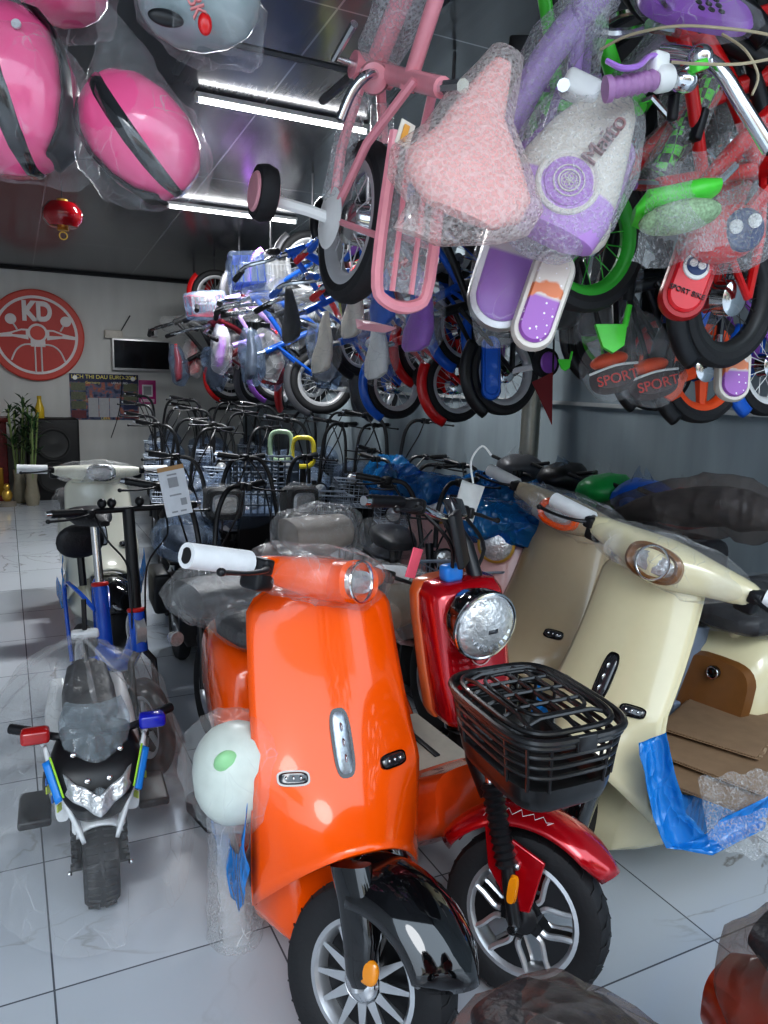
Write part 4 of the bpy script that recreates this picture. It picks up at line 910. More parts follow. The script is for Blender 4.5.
# ---------------------------------------------------------------- blue folding e-bike
def folding():
    t = thing('folding_bike', 'blue folding electric bike with black seat and red collars in the aisle', 'bike', (.47, 3.05, 0), head((.2, -1)))
    BL = mat('blue paint', (.01, .10, .55), .22, coat=.7); RC = mat('red collar', (.6, .02, .02), .35)
    S = steer_matrix(.1, .2, .25); R = .2
    wheel(t, 'front_wheel', (0, 0, R), R, .05, S, 'five', tread=False); wheel(t, 'rear_wheel', (-.85, 0, R), R, .05, None, 'five', tread=False, disc=False)
    b = MB(S)
    for s in (-1, 1): b.tube([(0, s*.05, R), (-.06, s*.05, R+.26), (-.075, s*.02, R+.30)], .014, 8)
    b.build('fork', BLACK, t)
    MB().tube([(-.085, 0, .50), (-.115, 0, .66)], .034, 16).build('head_tube', BL, t)
    MB(S).torus((-.118, 0, .668), (-.2, 0, 1), .027, .010, 20, 8).build('head_collar', RC, t)
    b = MB(S); b.tube([(-.118, 0, .66), (-.19, 0, 1.08)], .024, 12); b.build('steering_post', BLACK, t)
    MB().tube([(-.10, 0, .56), (-.22, 0, .42), (-.38, 0, .36), (-.55, 0, .36)], [.034, .04, .045, .045], 14, smooth=5).build('main_tube', BL, t)
    b = MB(); b.tube([(-.50, 0, .28), (-.585, 0, .66)], .032, 14); b.build('seat_tube', BL, t)
    b = MB()
    for s in (-1, 1):
        b.tube([(-.52, s*.04, .34), (-.85, s*.06, .20)], .014, 8); b.tube([(-.57, s*.03, .55), (-.72, s*.07, .62), (-.92, s*.07, .58), (-.86, s*.065, .22)], .010, 8, smooth=4)
    b.build('rear_triangle', BL, t)
    MB().torus((-.587, 0, .668), (-.2, 0, 1), .03, .010, 20, 8).build('seat_collar', RC, t)
    MB().tube([(-.587, 0, .66), (-.64, 0, .93)], .02, 12).build('seat_post', CHROME, t)
    MB().rings([srect((x, 0, z), (0, 1, 0), (0, 0, 1), a, d, 20, .7) for x, z, a, d in ((-.48, .97, .02, .012), (-.54, .965, .035, .02), (-.66, .965, .09, .035), (-.76, .975, .10, .035), (-.80, .98, .06, .02))]).build('saddle', SEATBLK, t)
    MB().tube([(-.85, 0, .60), (-.88, 0, .75)], .018, 8).build('rear_seat_post', BLACK, t)
    MB().ell((-.87, 0, .82), (.03, .115, .085), e=.9).build('backrest_pad', SEATBLK, t)
    MB(S).tube([(-.19, -.31, 1.08), (-.19, .31, 1.08)], .012, 10).build('handlebar', BLACK, t)
    for s in (-1, 1):
        grip(t, (-.19, s*.19, 1.08), (-.19, s*.31, 1.08), BLACK, .017, S); lever(t, S, s*.17, s, 1.075, -.19)
        MB(S).tube([(-.18, s*.15, 1.08), (-.10, s*.13, .98), (-.10, s*.04, .85), (-.09, .03*s, .6)], .004, 5, smooth=5).build('brake_cable', BLACK, t)
    for y in (-.07, -.11, .05): MB(S).ell((-.19, y, 1.11), (.02, .018, .02)).build('clamp', BLACK, t)
    MB().lathe([(.05, -.02), (.07, -.02), (.07, .02), (.05, .02)], (-.12, 0, .58), (0, 1, 0), 24, closed=True).build('cable_coil', mat('silver tape', (.5, .5, .5), .3, .4, bump=.8), t)
    w_ = text('A', .06, basis((-.085, 0, .58), (0, 1, 0), (-.2, 0, 1)), WHITEP, 'decal', t)
    MB().lathe([(.09, -.01), (.095, 0), (.09, .01)], (-.5, .05, .28), (0, 1, 0), 28).build('chainring', BLACK, t)
    for s in (-1, 1):
        MB().tube([(-.5, s*.06, .28), (-.5-s*.1, s*.08, .17)], .01, 8).build('crank', BLACK, t); MB().box((-.5-s*.1, s*.12, .17), (.09, .07, .02), b=.006).build('pedal', BLACK, t)
    MB(S).lathe([(.02, -.04), (.032, 0), (.03, .01)], (.02, .11, .56), (1, 0, 0), 20).build('headlight', GLASS, t)
    MB().tube([(-.8, .08, .24), (-.86, .2, .02)], .008, 6).build('kickstand', BLACK, t)
    return t
folding()

# ---------------------------------------------------------------- police ride-on motorcycle
def police():
    t = thing('ride_on_motorcycle', 'white, black and blue police ride-on toy motorcycle under a clear plastic cover', 'toy motorcycle', (.20, 2.30, 0), head((-.05, -1)), None, 1.02)
    WT = mat('ride-on white', (.8, .82, .83), .25, coat=.5)
    R = .125
    b = MB(); b.lathe([(.07, -.05), (.105, -.05), (.12, -.035), (R, 0), (.12, .035), (.105, .05), (.07, .05)], (0, 0, R), (0, 1, 0), 40, closed=True)
    for i in range(32):
        a = 2*PI*i/32; d = V((math.cos(a), 0, math.sin(a)))
        for s in (-1, 1): b.tube([V((0, 0, R))+d*(R+.001)+V((0, s*.008, 0)), V((0, 0, R))+d*.119+V((0, s*.04, 0))], .004, 4)
    b.build('front_wheel', RUBBER, t)
    MB().lathe([(.02, -.052), (.07, -.045), (.07, .045), (.02, .052)], (0, 0, R), (0, 1, 0), 24).build('wheel_hub', BLACK, t)
    MB().lathe([(.07, -.05), (.105, -.05), (.12, -.035), (R, 0), (.12, .035), (.105, .05), (.07, .05), (.02, 0)], (-.72, 0, R), (0, 1, 0), 32).build('rear_wheel', RUBBER, t)
    for s in (-1, 1):
        MB().lathe([(.03, -.02), (.055, -.015), (.055, .015), (.03, .02)], (-.66, s*.15, .055), (0, 1, 0), 20).build('training_wheel', BLACK, t)
        b = MB(); b.tube([(0, s*.065, R), (-.02, s*.065, R+.10), (-.04, s*.062, R+.20)], [.014, .016, .02], 10); b.tube([(0, s*.05, R), (0, s*.085, R)], .012, 8); b.build('fork_leg', BLACK, t)
        for k in range(4): MB().box((.0-.006*k, s*.072, R+.03+k*.025), (.03, .02, .012), b=.003).build('fork_detail', BLACK, t)
        MB().ell((.012, s*.088, R-.01), (.008, .008, .008)).build('axle_bolt', CHROME, t)
        MB().box((-.035, s*.062, R+.15), (.05, .03, .11), (0, -.2, 0), b=.01).build('fork_cover', WT, t)
    fender(t, 'front_fender', WT, Matrix.Identity(4), R+.012, .125, 1.25, PI*.9, c=(0, 0, R), flare=0, thick=.008)
    # nose fairing: black core with headlight chevron, white/blue side panels
    b = MB(); L = [(.28, .06, .04, .02), (.31, .075, .07, .04), (.36, .085, .09, .05), (.42, .07, .12, .06), (.47, .02, .13, .07), (.52, -.05, .10, .05)]
    b.rings([srect((x-.05, 0, z), (0, 1, 0), (1, 0, 0), a, d, 28, .7) for z, x, a, d in L]); b.build('nose', BLACK, t, angle=60)
    lb = MB()
    def chev(u, v):
        q = (u-.5)*2; zc = .375+.06*abs(q)**1.1; th = (.055)*(1-.15*abs(q)); z = zc+(v-.5)*th
        return V((.118-.07*q*q-.02*v+.008*math.cos(q*9), q*.10, z))
    lb.grid(chev, 30, 6); lb.build('headlight', GLASS, t, solid=.01)
    for s in (-1, 1):
        w_ = MB()
        def side(u, v, s=s):
            y = .045+.085*u; z = .27+.20*u-.02*v*(1-u)+.055*v; x = .095-.08*u-.06*v
            return V((x, s*(y+.012*v), z-.015))
        w_.grid(side, 12, 6); w_.build('side_fairing', WT, t, solid=.012)
        def stripe(u, v, s=s):
            return V((.090-.07*u, s*(.098+.032*u+.018*v), .40+.095*u-.01*v))
        MB().grid(stripe, 8, 3).build('blue_stripe', mat('stripe blue', (.02, .25, .75), .3), t, solid=.004)
        def st2(u, v, s=s): return V((.094-.07*u, s*(.092+.032*u+.006*v), .405+.095*u+.004))
        MB().grid(st2, 8, 1).build('lime_stripe', mat('stripe lime', (.4, .75, .05), .3), t, solid=.004)
        # checker decal on lower side
        for i in range(3):
            for j in range(2):
                MB().box((.01-.022*i, s*(.108+.014*i), .335+.028*j+.02*i), (.02, .004, .022), (0, 0, s*.6)).build('checker_patch', mat('checker blue', (.03, .16, .55), .3) if (i+j) % 2 else mat('checker lime', (.55, .65, .08), .3), t)
        # body side
        b = MB(); b.rings([srect((x, s*.10, z), (0, 1, 0), (0, 0, 1), a, d, 18, .6) for x, z, a, d in ((-.02, .32, .02, .05), (-.15, .34, .04, .09), (-.35, .33, .05, .1), (-.55, .36, .05, .07), (-.68, .44, .03, .03))]); b.build('body_panel', WT, t)
        MB().box((-.30, s*.185, .17), (.20, .10, .03), b=.01).build('foot_rest', BLACK, t)
    b = MB(); b.rings([srect((x, 0, z), (0, 1, 0), (0, 0, 1), a, d, 22, .6) for x, z, a, d in ((-.02, .32, .06, .08), (-.2, .35, .09, .13), (-.4, .33, .10, .12), (-.62, .36, .09, .08), (-.78, .46, .05, .04))]); b.build('body', BLACK, t)
    MB().rings([srect((x, 0, z), (0, 1, 0), (0, 0, 1), a, d, 22, .6) for x, z, a, d in ((-.28, .46, .05, .02), (-.36, .455, .09, .03), (-.55, .455, .09, .03), (-.66, .50, .07, .03))]).build('seat', SEATBLK, t)
    # windscreen
    def ws(u, v):
        q = (u-.5)*2; w = .035+.075*min(1, v*1.5)**.75*(1-max(0, v-.8)*1.6)
        return V((.10-.17*v-.04*q*q, q*w*.92, .385+.225*v))
    WS = film('windscreen', tint=(.8, .85, .88), lo=.18, hi=.2, rough=.06)
    MB().grid(ws, 16, 14).build('windscreen', WS, t, solid=.004)
    for s in (-1, 1):
        for y, v in ((.03, .22), (.065, .5)): MB().lathe([(.008, 0), (.008, .006), (.003, .008)], (.115-.17*v, s*y, .39+.225*v), (1, 0, .6), 12).build('screen_screw', CHROME, t)
    MB().tube([(-.10, -.18, .535), (-.06, -.08, .52), (-.06, .08, .52), (-.10, .18, .535)], .012, 8, smooth=4).build('handlebar', BLACK, t)
    for s in (-1, 1):
        grip(t, (-.10, s*.18, .535), (-.13, s*.235, .54), BLACK, .016, None, None)
        m = mat('siren red', (.45, .01, .01), .15, coat=1) if s < 0 else mat('siren blue', (.01, .02, .5), .15, coat=1)
        MB().box((-.045, s*.165, .545), (.05, .08, .044), b=.012).build('siren_lamp', m, t, label='red siren lamp' if s < 0 else 'blue siren lamp')
        MB().tube([(-.055, s*.14, .5), (-.05, s*.16, .54)], .008, 6).build('lamp_bracket', WT, t)
    MB().box((-.72, 0, .62), (.05, .10, .03), b=.01).build('rear_box', WT, t); MB().tube([(-.7, 0, .46), (-.74, 0, .75)], .009, 6).build('flag_pole', BLACK, t)
    # plastic cover: tent from tail over the bike down to the floor
    b = MB(); rnd = random.Random(5)
    def cov(u, v):
        a = 2*PI*u
        top = V((-.60, -.02, .64)); r0 = V((math.cos(a)*.62-.36, math.sin(a)*(.40 if math.sin(a) < 0 else .34), .03))
        fz = v**1.15; p = top.lerp(V((r0.x, r0.y, .03)), v); p.z = .64-.61*fz+.0*v
        bulge = math.sin(v*PI)*.17; p += V((math.cos(a)*bulge*(1.2 if math.cos(a) > 0 else .8), math.sin(a)*bulge*.6, bulge*.42))
        p += noise.noise_vector(V((math.cos(a)*3, math.sin(a)*3, v*3)))*.055*min(1, v*3)+noise.noise_vector(V((math.cos(a)*9, math.sin(a)*9, v*4)))*.02
        p.z = max(p.z, .006); return p
    b.grid(cov, 72, 26); b.build('plastic_cover', CLEAR2, t, angle=80, label='crumpled clear plastic cover reaching the floor')
    return t
police()

# ---------------------------------------------------------------- cardboard on the cream footboard
CB = mat('cardboard', (.27, .175, .105), .8, scale=18, var=.2, bump=.15)
def card(label, px, py, z, rz, L, W, T, tilt=0):
    p = on_h(px, py, z); t = thing('cardboard_sheet', label, 'cardboard', p, rz, None); t.rotation_euler = (tilt, 0, rz)
    n = 14
    b = MB()
    for k, dz in enumerate((0, T*.55)):
        b.box((0, 0, dz+T*.2), (L, W-.02*k, T*.42), b=.002)
    b.build('panel', CB, t); f = MB()
    for k in range(n): x = -L/2+L*(k+.5)/n; f.box((x, -W/2+.002, T*.45), (L/n*.5, .008, T*.35), (0, .4*(-1)**k, 0))
    f.build('torn_edge', mat('torn cardboard', (.42, .30, .2), .9, bump=.5), t)
    return t
# ------------------------------------------------------------------ hanging bicycles
RIMM = mat('rim white', (.62, .62, .63), .3, .3)
def cam_dir(r, u, t): return (RT*r + UP*u - FWD*t).normalized()
def hang_matrix(p, f, u):
    f = V(f).normalized(); u = V(u); u = (u-f*u.dot(f)).normalized(); l = u.cross(f)
    M = Matrix((f, l, u)).transposed().to_4x4(); M.translation = p; return M
def kid_bike(label, M, c1, c2, sc=1., tyre=RUBBER, rim=RIMM, saddle=None, bag=CLEAR2, train=True, carrier=None, guard=None, basket=None, group=None, fend=None, hbwrap=None, cat='bicycle', style='spoke', R=.17, framewrap=None, gripm=None, chromebar=True, pedals=True, sad_off=(0, 0, 0)):
    t = thing('kids_bicycle' if train else 'bicycle', label, cat, M=M @ Matrix.Scale(sc, 4), group=group)
    wheel(t, 'rear_wheel', (0, 0, 0), R, .052, None, style, tread=False, disc=False, rimR=.74, rim_m=rim, tyre=tyre)
    FX = .62 if train else .66
    wheel(t, 'front_wheel', (FX, 0, 0), R, .052, None, style, tread=False, disc=False, rimR=.74, rim_m=rim, tyre=tyre)
    b = MB()
    b.tube([(.52, 0, .26), (.49, 0, .36)], .024, 12); b.tube([(.51, 0, .29), (.42, 0, .13), (.30, 0, .0)], .021, 12, smooth=5); b.tube([(.50, 0, .34), (.36, 0, .25), (.22, 0, .17)], .015, 10, smooth=4)
    b.tube([(.30, 0, 0), (.19, 0, .31)], .018, 12); b.tube([(.30, -.045, 0), (.30, .045, 0)], .026, 14)
    for s in (-1, 1):
        b.tube([(.28, s*.02, .0), (.14, s*.05, .0), (0, s*.055, 0)], .011, 8); b.tube([(.215, s*.02, .24), (.12, s*.055, .14), (0, s*.055, 0)], .009, 8)
    b.build('frame', c1, t)
    b = MB()
    for s in (-1, 1): b.tube([(FX, s*.05, 0), (.565, s*.05, .18), (.535, s*.03, .22)], .012, 8)
    b.tube([(.535, -.04, .215), (.535, .04, .215)], .016, 8); b.build('fork', c1, t)
    b = MB(); b.tube([(.49, 0, .36), (.475, 0, .43)], .014, 8); b.tube([(.43, -.27, .55), (.46, -.14, .54), (.475, -.06, .43), (.475, .06, .43), (.46, .14, .54), (.43, .27, .55)], .011, 8, smooth=4); b.build('handlebar', CHROME if chromebar else BLACK, t)
    for s in (-1, 1): grip(t, (.45, s*.18, .545), (.425, s*.28, .552), gripm or c2, .016, None, None)
    so = sad_off[0]
    b = MB(); b.rings([srect((x+so, 0, z), (0, 1, 0), (0, 0, 1), a, d, 20, .8) for x, z, a, d in ((.33, .38, .015, .012), (.28, .385, .03, .02), (.2, .385, .05, .03), (.12, .40, .085, .035), (.06, .41, .08, .03), (.04, .42, .05, .015))]); 
    if saddle is not False: b.build('saddle', saddle or c2, t)
    MB().tube([(.19, 0, .31), (.175, 0, .38)], .012, 8).build('seat_post', CHROME, t)
    if bag and saddle is not False: shell((.16+so, 0, .39), (.165, .105, .07), 3, amp=.022, n=24, m=14).build('plastic_bag', bag, t)
    if guard is not False: b = MB(); b.rings([srect((x, .06, z), (1, 0, .0), (0, 0, 1), .0+a, d, 16, .7) for x, z, a, d in ((.15, 0, .19, .05),)] + [srect((.15, .075, 0), (1, 0, 0), (0, 0, 1), .18, .04, 16, .7)]); b.build('chain_guard', guard or c2, t)
    else: MB().lathe([(.05, 0), (.062, .006), (.03, .012), (.01, .014)], (0, .055, 0), (0, 1, 0), 28).build('hub_cover', WHITEP, t)
    b = MB()
    b.tube([(.30, .0, 0), (.30, .085, 0), (.33, .09, .10)], .008, 8); b.tube([(.30, 0, 0), (.30, -.085, 0), (.27, -.09, -.10)], .008, 8); b.build('crank', CHROME, t)
    for s in (-1, 1) if pedals else (): MB().box((.30+s*.03, s*.125, s*.10), (.07, .06, .02), b=.005).build('pedal', BLACK, t)
    for cx, a0, a1, nm in ((0, 1.0, 2.7, 'rear_fender'), (FX, .6, 1.9, 'front_fender')):
        if fend is False: break
        fender(t, nm, fend or c2, Matrix.Identity(4), R+.008, .045, a0, a1, c=(cx, 0, 0), drop=.2, thick=.004)
    if train:
        for s in (-1, 1):
            a = MB(); a.tube([(0, s*.06, 0), (.01, s*.10, -.02), (.02, s*.17, -.05)], .012, 6, flat=.5); ar = a.build('training_wheel_arm', WHITEP, t)
            MB().lathe([(.02, -.018), (.052, -.018), (.057, 0), (.052, .018), (.02, .018)], (.03, s*.19, -.05), (0, 1, 0), 24).build('training_wheel', RUBBER, t)
            MB().lathe([(.036, -.024), (.040, -.02), (.040, .02), (.036, .024)], (.03, s*.19, -.05), (0, 1, 0), 20).build('wheel_cap', c2, ar)
    if carrier is not None:
        b = MB(); pts = [(.12, -.05, .25), (-.12, -.055, .25), (-.17, -.03, .25), (-.17, .03, .25), (-.12, .055, .25), (.12, .05, .25)]; b.tube(pts, .012, 8, smooth=4)
        for k in (-.02, .02): b.tube([(.10, k, .25), (-.15, k, .25)], .006, 6)
        b.tube([(0, .055, 0), (-.06, .055, .25)], .007, 6); b.tube([(0, -.055, 0), (-.06, -.055, .25)], .007, 6); b.build('rear_carrier', carrier, t)
    if basket:
        b = MB()
        for k in range(5): z = .28+k*.04; b.tube([(.56, -.11-.006*k, z), (.70, -.11-.006*k, z), (.70, .11+.006*k, z), (.56, .11+.006*k, z)], .0035, 4, closed=True)
        for k in range(8):
            y = -.11+.0315*k; b.tube([(.56, y, .44), (.56, y, .28), (.70, y, .28), (.70, y, .44)], .003, 4)
        b.build('front_basket', basket, t); 
        if bag: MB().box((.63, 0, .37), (.19, .28, .2), b=.03).noise(.01, 12).build('basket_bag', bag, t)
    if hbwrap: b = shell((.46, 0, .50), (.08, .22, .08), 9, amp=.035, n=20, m=12); b.build('handlebar_wrap', hbwrap, t)
    if framewrap:
        MB().tube([(.51, 0, .36), (.44, 0, .18), (.32, 0, .02)], [.05, .055, .045], 14, smooth=6).noise(.01, 20).build('frame_wrap', framewrap, t)
        for s in (-1, 1): MB().tube([(.24, s*.03, .0), (.04, s*.055, 0)], .026, 10, smooth=0).noise(.006, 25).build('stay_wrap', framewrap, t)
    return t
PK = mat('pastel pink paint', (.85, .33, .38), .3, coat=.5); PK2 = mat('pink plastic', (.85, .42, .47), .35)
PUR = mat('purple plastic', (.35, .12, .55), .3, coat=.3); LIL = mat('lilac frame', (.45, .30, .62), .35); GRN2 = mat('bright green', (.10, .75, .06), .35, coat=.3)
KRED = mat('kids red', (.65, .01, .012), .3, coat=.4); KBLU = mat('kids blue', (.01, .13, .6), .3, coat=.4); OR2 = mat('orange red plastic', (.85, .10, .02), .35)
CRW = mat('creamy white plastic', (.75, .70, .62), .4)
# pink bicycle
Mp = hang_matrix(at(356, 224, 1.80), cam_dir(.12, .97, .18), cam_dir(.45, -.05, .88))
pink = kid_bike('pastel pink kids bicycle hanging nearest, with bubble wrapped saddle and one pink training wheel', Mp, PK, PK2, 1.12, saddle=False, bag=BUBW, train=True, carrier=PK, guard=False, framewrap=BUB, fend=False, hbwrap=BUB, R=.165, pedals=False, sad_off=(-.07,))
# the rest: foreground, right
def hb(px, py, z, f, u): return hang_matrix(at(px, py, z), cam_dir(*f), cam_dir(*u))
kid_bike('lilac and white kids bicycle hanging beside the pink one, frame in bubble wrap', hb(560, 225, 2.0, (.10, .97, .2), (-.25, .0, .97)), LIL, PUR, 1.12, saddle=False, bag=BUB, train=False, framewrap=BUB, fend=WHITEP, gripm=PUR)
kid_bike('green kids bicycle with black tyres hanging behind the lilac one', hb(588, 238, 2.05, (.25, .95, .1), (-.85, .1, .45)), GRN2, GRN2, 1.15, bag=CLEAR2, train=False, rim=mat('green rim', (.05, .42, .05), .35), style='spoke', guard=BLACK, chromebar=False, saddle=False, fend=False)
kid_bike('red kids bicycle with knobby black tyre and purple hub at the upper right', hb(728, 298, 2.15, (.15, .95, .2), (-.85, .1, .5)), KRED, KRED, 1.15, bag=BUB, train=False, rim=mat('dark rim', (.03, .03, .03), .4), fend=BLACK, saddle=False)
kid_bike('black kids bicycle with orange rims hanging low at the right', hb(702, 368, 2.7, (.1, .95, .1), (-.88, .2, .4)), BLACK, OR2, 1.15, bag=CLEAR2, rim=OR2, style='five', train=False, chromebar=False, fend=BLACK, saddle=BLACK, guard=BLACK)
kid_bike('black kids bicycle with small orange stand tips hanging left of the lowest orange one', hb(656, 360, 2.95, (.1, .95, .1), (-.85, .2, .45)), BLACK, OR2, 1.15, bag=CLEAR2, rim=KRED, style='five', train=False, chromebar=False, fend=BLACK, saddle=BLACK, guard=BLACK)
kid_bike('black and green kids bicycle hanging behind the green plastic scoop', hb(606, 330, 3.1, (.1, .95, .1), (-.85, .2, .45)), BLACK, GRN2, 1.15, bag=CLEAR2, rim=GRN2, style='five', train=False, chromebar=False, fend=BLACK, saddle=BLACK, guard=BLACK)
kid_bike('black kids bicycle with red inner rim hanging at the top right edge', hb(775, 225, 2.5, (.05, .97, .1), (-.8, .1, .5)), BLACK, BLACK, 1.15, bag=BUB, rim=BLACK, style='five', train=False)
kid_bike('purple kids bicycle with white trainer arm at the right edge, half out of view', hb(768, 365, 2.8, (.1, .95, .1), (-.85, .2, .45)), PUR, KBLU, 1.1, bag=CLEAR2, rim=WHITEP, train=True)
kid_bike('kids bicycle with silver spoked rim hanging above the steel column', hb(503, 372, 3.3, (.05, .97, .1), (-.85, .2, .5)), BLACK, PUR, 1.1, bag=CLEAR2, train=True, fend=BLACK)
# middle group
mid = [(455, 385, 4.0, KRED, KRED, 'red kids bicycle with bagged saddle hanging in the middle group', WHITEP), (395, 385, 4.4, KBLU, KBLU, 'bright blue kids bicycle with white and red saddle hanging in the middle group', CRW),
       (425, 350, 4.3, CRW, KRED, 'cream and red kids bicycle in a clear bag in the middle group', CRW), (360, 345, 4.8, KBLU, BLACK, 'dark blue bicycle with silver fork hanging before the middle group', None),
       (462, 330, 3.9, mat('grey paint', (.3, .3, .32), .4), KBLU, 'grey kids bicycle with blue fender under the pink bicycle', None), (500, 340, 3.8, KBLU, KBLU, 'kids bicycle with long bright blue fender right of the middle group', None)]
for px, py, z, a, b_, lab, sd in mid:
    kid_bike(lab, hb(px, py, z, (random.uniform(-.15, .1), .96, .1), (-.8+random.uniform(-.1, .1), .15, .5)), a, b_, 1.15, bag=CLEAR2, saddle=sd, train=True, chromebar=True)
# far group along the right wall: larger bicycles
BK = mat('bike grey', (.12, .12, .13), .4, .3)
far = [(2.55, 5.3, 'red', KRED, BK, None), (2.6, 5.8, 'yellow and black', mat('lime yellow', (.6, .65, .05), .35), BK, None), (2.5, 6.3, 'blue', KBLU, BK, mat('basket blue', (.02, .08, .5), .4)), (2.6, 6.8, 'black', BLACK, BK, mat('basket white', (.6, .6, .6), .5)),
       (2.5, 7.3, 'white', WHITEP, KRED, mat('basket white', (.6, .6, .6), .5)), (2.6, 7.8, 'lilac', LIL, PUR, None), (2.5, 8.3, 'dark red', mat('maroon', (.2, .02, .03), .4), BK, mat('basket red', (.5, .05, .06), .5)), (2.6, 8.8, 'grey', BK, BK, None), (2.5, 9.3, 'black and red', BLACK, KRED, None), (2.6, 9.8, 'dark grey', BK, KRED, None)]
for i, (x, y, nm, a, b_, bk) in enumerate(far):
    z = 1.62+.05*(i % 2)
    t = kid_bike(nm+' bicycle hanging nose up in the far row on the right'+(' with wire basket' if bk else ''), hang_matrix(V((x, y, z)), (-.12+random.uniform(-.12, .12), -.05+random.uniform(-.15, .15), 1), ((-.9, -.45, -.1), (-.5, -.85, 0), (-.95, .2, 0))[i % 3]), a, b_, 1.5 if i % 3 else 1.4, bag=(GREYF, THICK)[i % 2], train=False, basket=bk, framewrap=GREYF if i % 3 == 1 else None, hbwrap=CLEAR2 if i % 2 else None, R=.19, gripm=BLACK)
# backrest pads and wrapped pieces hanging from the near bicycles
def pad(parent, name, px, py, z, ang, h, w, m, rimm, label, cat='backrest', tilt=0., thick=.025, group=None):
    """padded capsule: long axis rotated ang from vertical in view"""
    lx = (RT*math.sin(ang)+UP*math.cos(ang)); n = (-FWD+UP*tilt).normalized(); lx = (lx-n*lx.dot(n)).normalized(); wx = lx.cross(n)
    p = at(px, py, z); M = Matrix((wx, n, lx)).transposed().to_4x4(); M.translation = p
    t = thing(name, label, cat, M=M, group=group)
    def cap(w_, h_, y):
        pts = []; k = 14; r = w_; L = max(h_-w_, 0)
        for i in range(k+1): a = PI*i/k; pts.append(V((math.cos(a)*r, y, L+math.sin(a)*r)))
        for i in range(k+1): a = PI+PI*i/k; pts.append(V((math.cos(a)*r, y, -L+math.sin(a)*r)))
        return pts
    MB().rings([cap(w, h, -thick), cap(w+.006, h+.006, 0), cap(w, h, thick*.6)]).build('rim', rimm, t)
    MB().rings([cap(w*.82, h*.9, thick*.5), cap(w*.82, h*.9, thick*.75), cap(w*.72, h*.85, thick)]).build('pad', m, t)
    MB().tube([(0, -thick, h*.2), (0, -thick-.09, h*.6), (0, -thick-.09, h*1.6)], .012, 8).build('bracket', CHROME, t)
    return t
GLIT = two_tone('purple glitter', (.38, .12, .5), (.75, .66, .58), 2, .0, speck=70, splash=(.75, .2, .06), width=.004)
GLIT2 = two_tone('purple white pad', (.42, .2, .62), (.72, .66, .66), 2, .01, width=.004)
pad(None, 'backrest', 543, 300, 1.72, .33, .115, .045, GLIT, CRW, 'purple glitter capsule backrest in a cream rim, tilted, below the lilac bicycle')
bigpad = pad(None, 'backrest', 512, 262, 1.80, .30, .165, .075, GLIT2, STEEL, 'large pale lilac backrest with metal rim left of the glitter capsule one')
b = MB(); b.ell((.01, .02, -.03), (.095, .06, .20)); b.noise(.02, 12, 3); b.build('plastic_bag', CLEAR2, bigpad)
pad(None, 'backrest', 692, 270, 1.95, .35, .13, .055, mat('sport red', (.75, .02, .03), .3, coat=.3), mat('red dark', (.45, .01, .015), .3), 'bright red capsule backrest with navy badge and sport lettering')
pad(None, 'backrest', 733, 372, 2.35, .05, .088, .048, GLIT, CRW, 'small purple glitter capsule backrest in cream rim over the orange wheel')
pad(None, 'backrest', 491, 368, 3.2, .0, .13, .036, KBLU, KBLU, 'narrow blue capsule backrest with white marks beside the silver spoked wheel')
pad(None, 'backrest', 605, 185, 1.9, .35, .12, .045, mat('lilac flat', (.5, .25, .6), .4), mat('lilac flat', (.5, .25, .6), .4), 'plain lilac pad edge just right of the white covered seat')
# ------------------------------------------------------------------ pink bicycle extras (parts of it)
def W(M_, name, b, par, **k): return b.build(name, M_, par, world=True, **k)
A = lambda x, y, z: at(x, y, z)
MB_ = MB
b = MB(); b.tube([A(378, 74, 1.66), A(366, 76, 1.62), A(352, 92, 1.62), A(340, 120, 1.63)], .011, 10, smooth=4); W(CHROME, 'crank_arm', b, pink)
b = MB(); b.lathe([(.03, -.01), (.034, 0), (.03, .012), (.018, .016)], A(374, 78, 1.66), (A(372, 79, 1.6)-A(374, 78, 1.66)), 24); W(PK, 'bottom_bracket', b, pink)
b = MB(); b.box((-.02, 0, .25), (.26, .10, .004)); b.build('carrier_wrap', BUB, pink)
b = MB(); b.rings([srect((-.20, 0, .10), (0, 1, 0), (.2, 0, 1), .022, .0015, 12), srect((-.215, 0, .16), (0, 1, 0), (.2, 0, 1), .035, .03, 12)]); b.build('mudflap', PK2, pink)
# saddle in bubble wrap: nose up, wide rear lobe towards the street
NS = cam_dir(.36, .93, .05); WS_ = cam_dir(-.93, .36, .1); TS = cam_dir(.05, -.08, .99)
def sp(t): return A(503, 62, 1.46).lerp(A(436, 205, 1.40), t)
Lr = [(0, .018, .012), (.12, .03, .022), (.35, .05, .03), (.55, .085, .036), (.75, .125, .042), (.9, .115, .04), (1.0, .07, .022)]
b = MB(); b.rings([srect(sp(t)+WS_*(-.045*t if t > .5 else 0), WS_, TS, a, d, 26, .85) for t, a, d in Lr]); W(mat('wrapped pink saddle', (.92, .52, .52), .5), 'saddle', b, pink)
b = MB(); b.rings([srect(sp(t*1.12-.05)+WS_*(-.045*t if t > .5 else 0), WS_, TS, a*1.12+.014, d+.02, 36, .9) for t, a, d in Lr]+[srect(sp(1.22), WS_, TS, .05, .02, 36, .9)]); b.noise(.010, 14); b.noise(.004, 40); W(BUBW, 'bubble_wrap', b, pink)
b = MB(); b.tube([sp(.6), A(415, 150, 1.60), A(388, 150, 1.72)], .016, 10); W(CHROME, 'seat_post', b, pink)
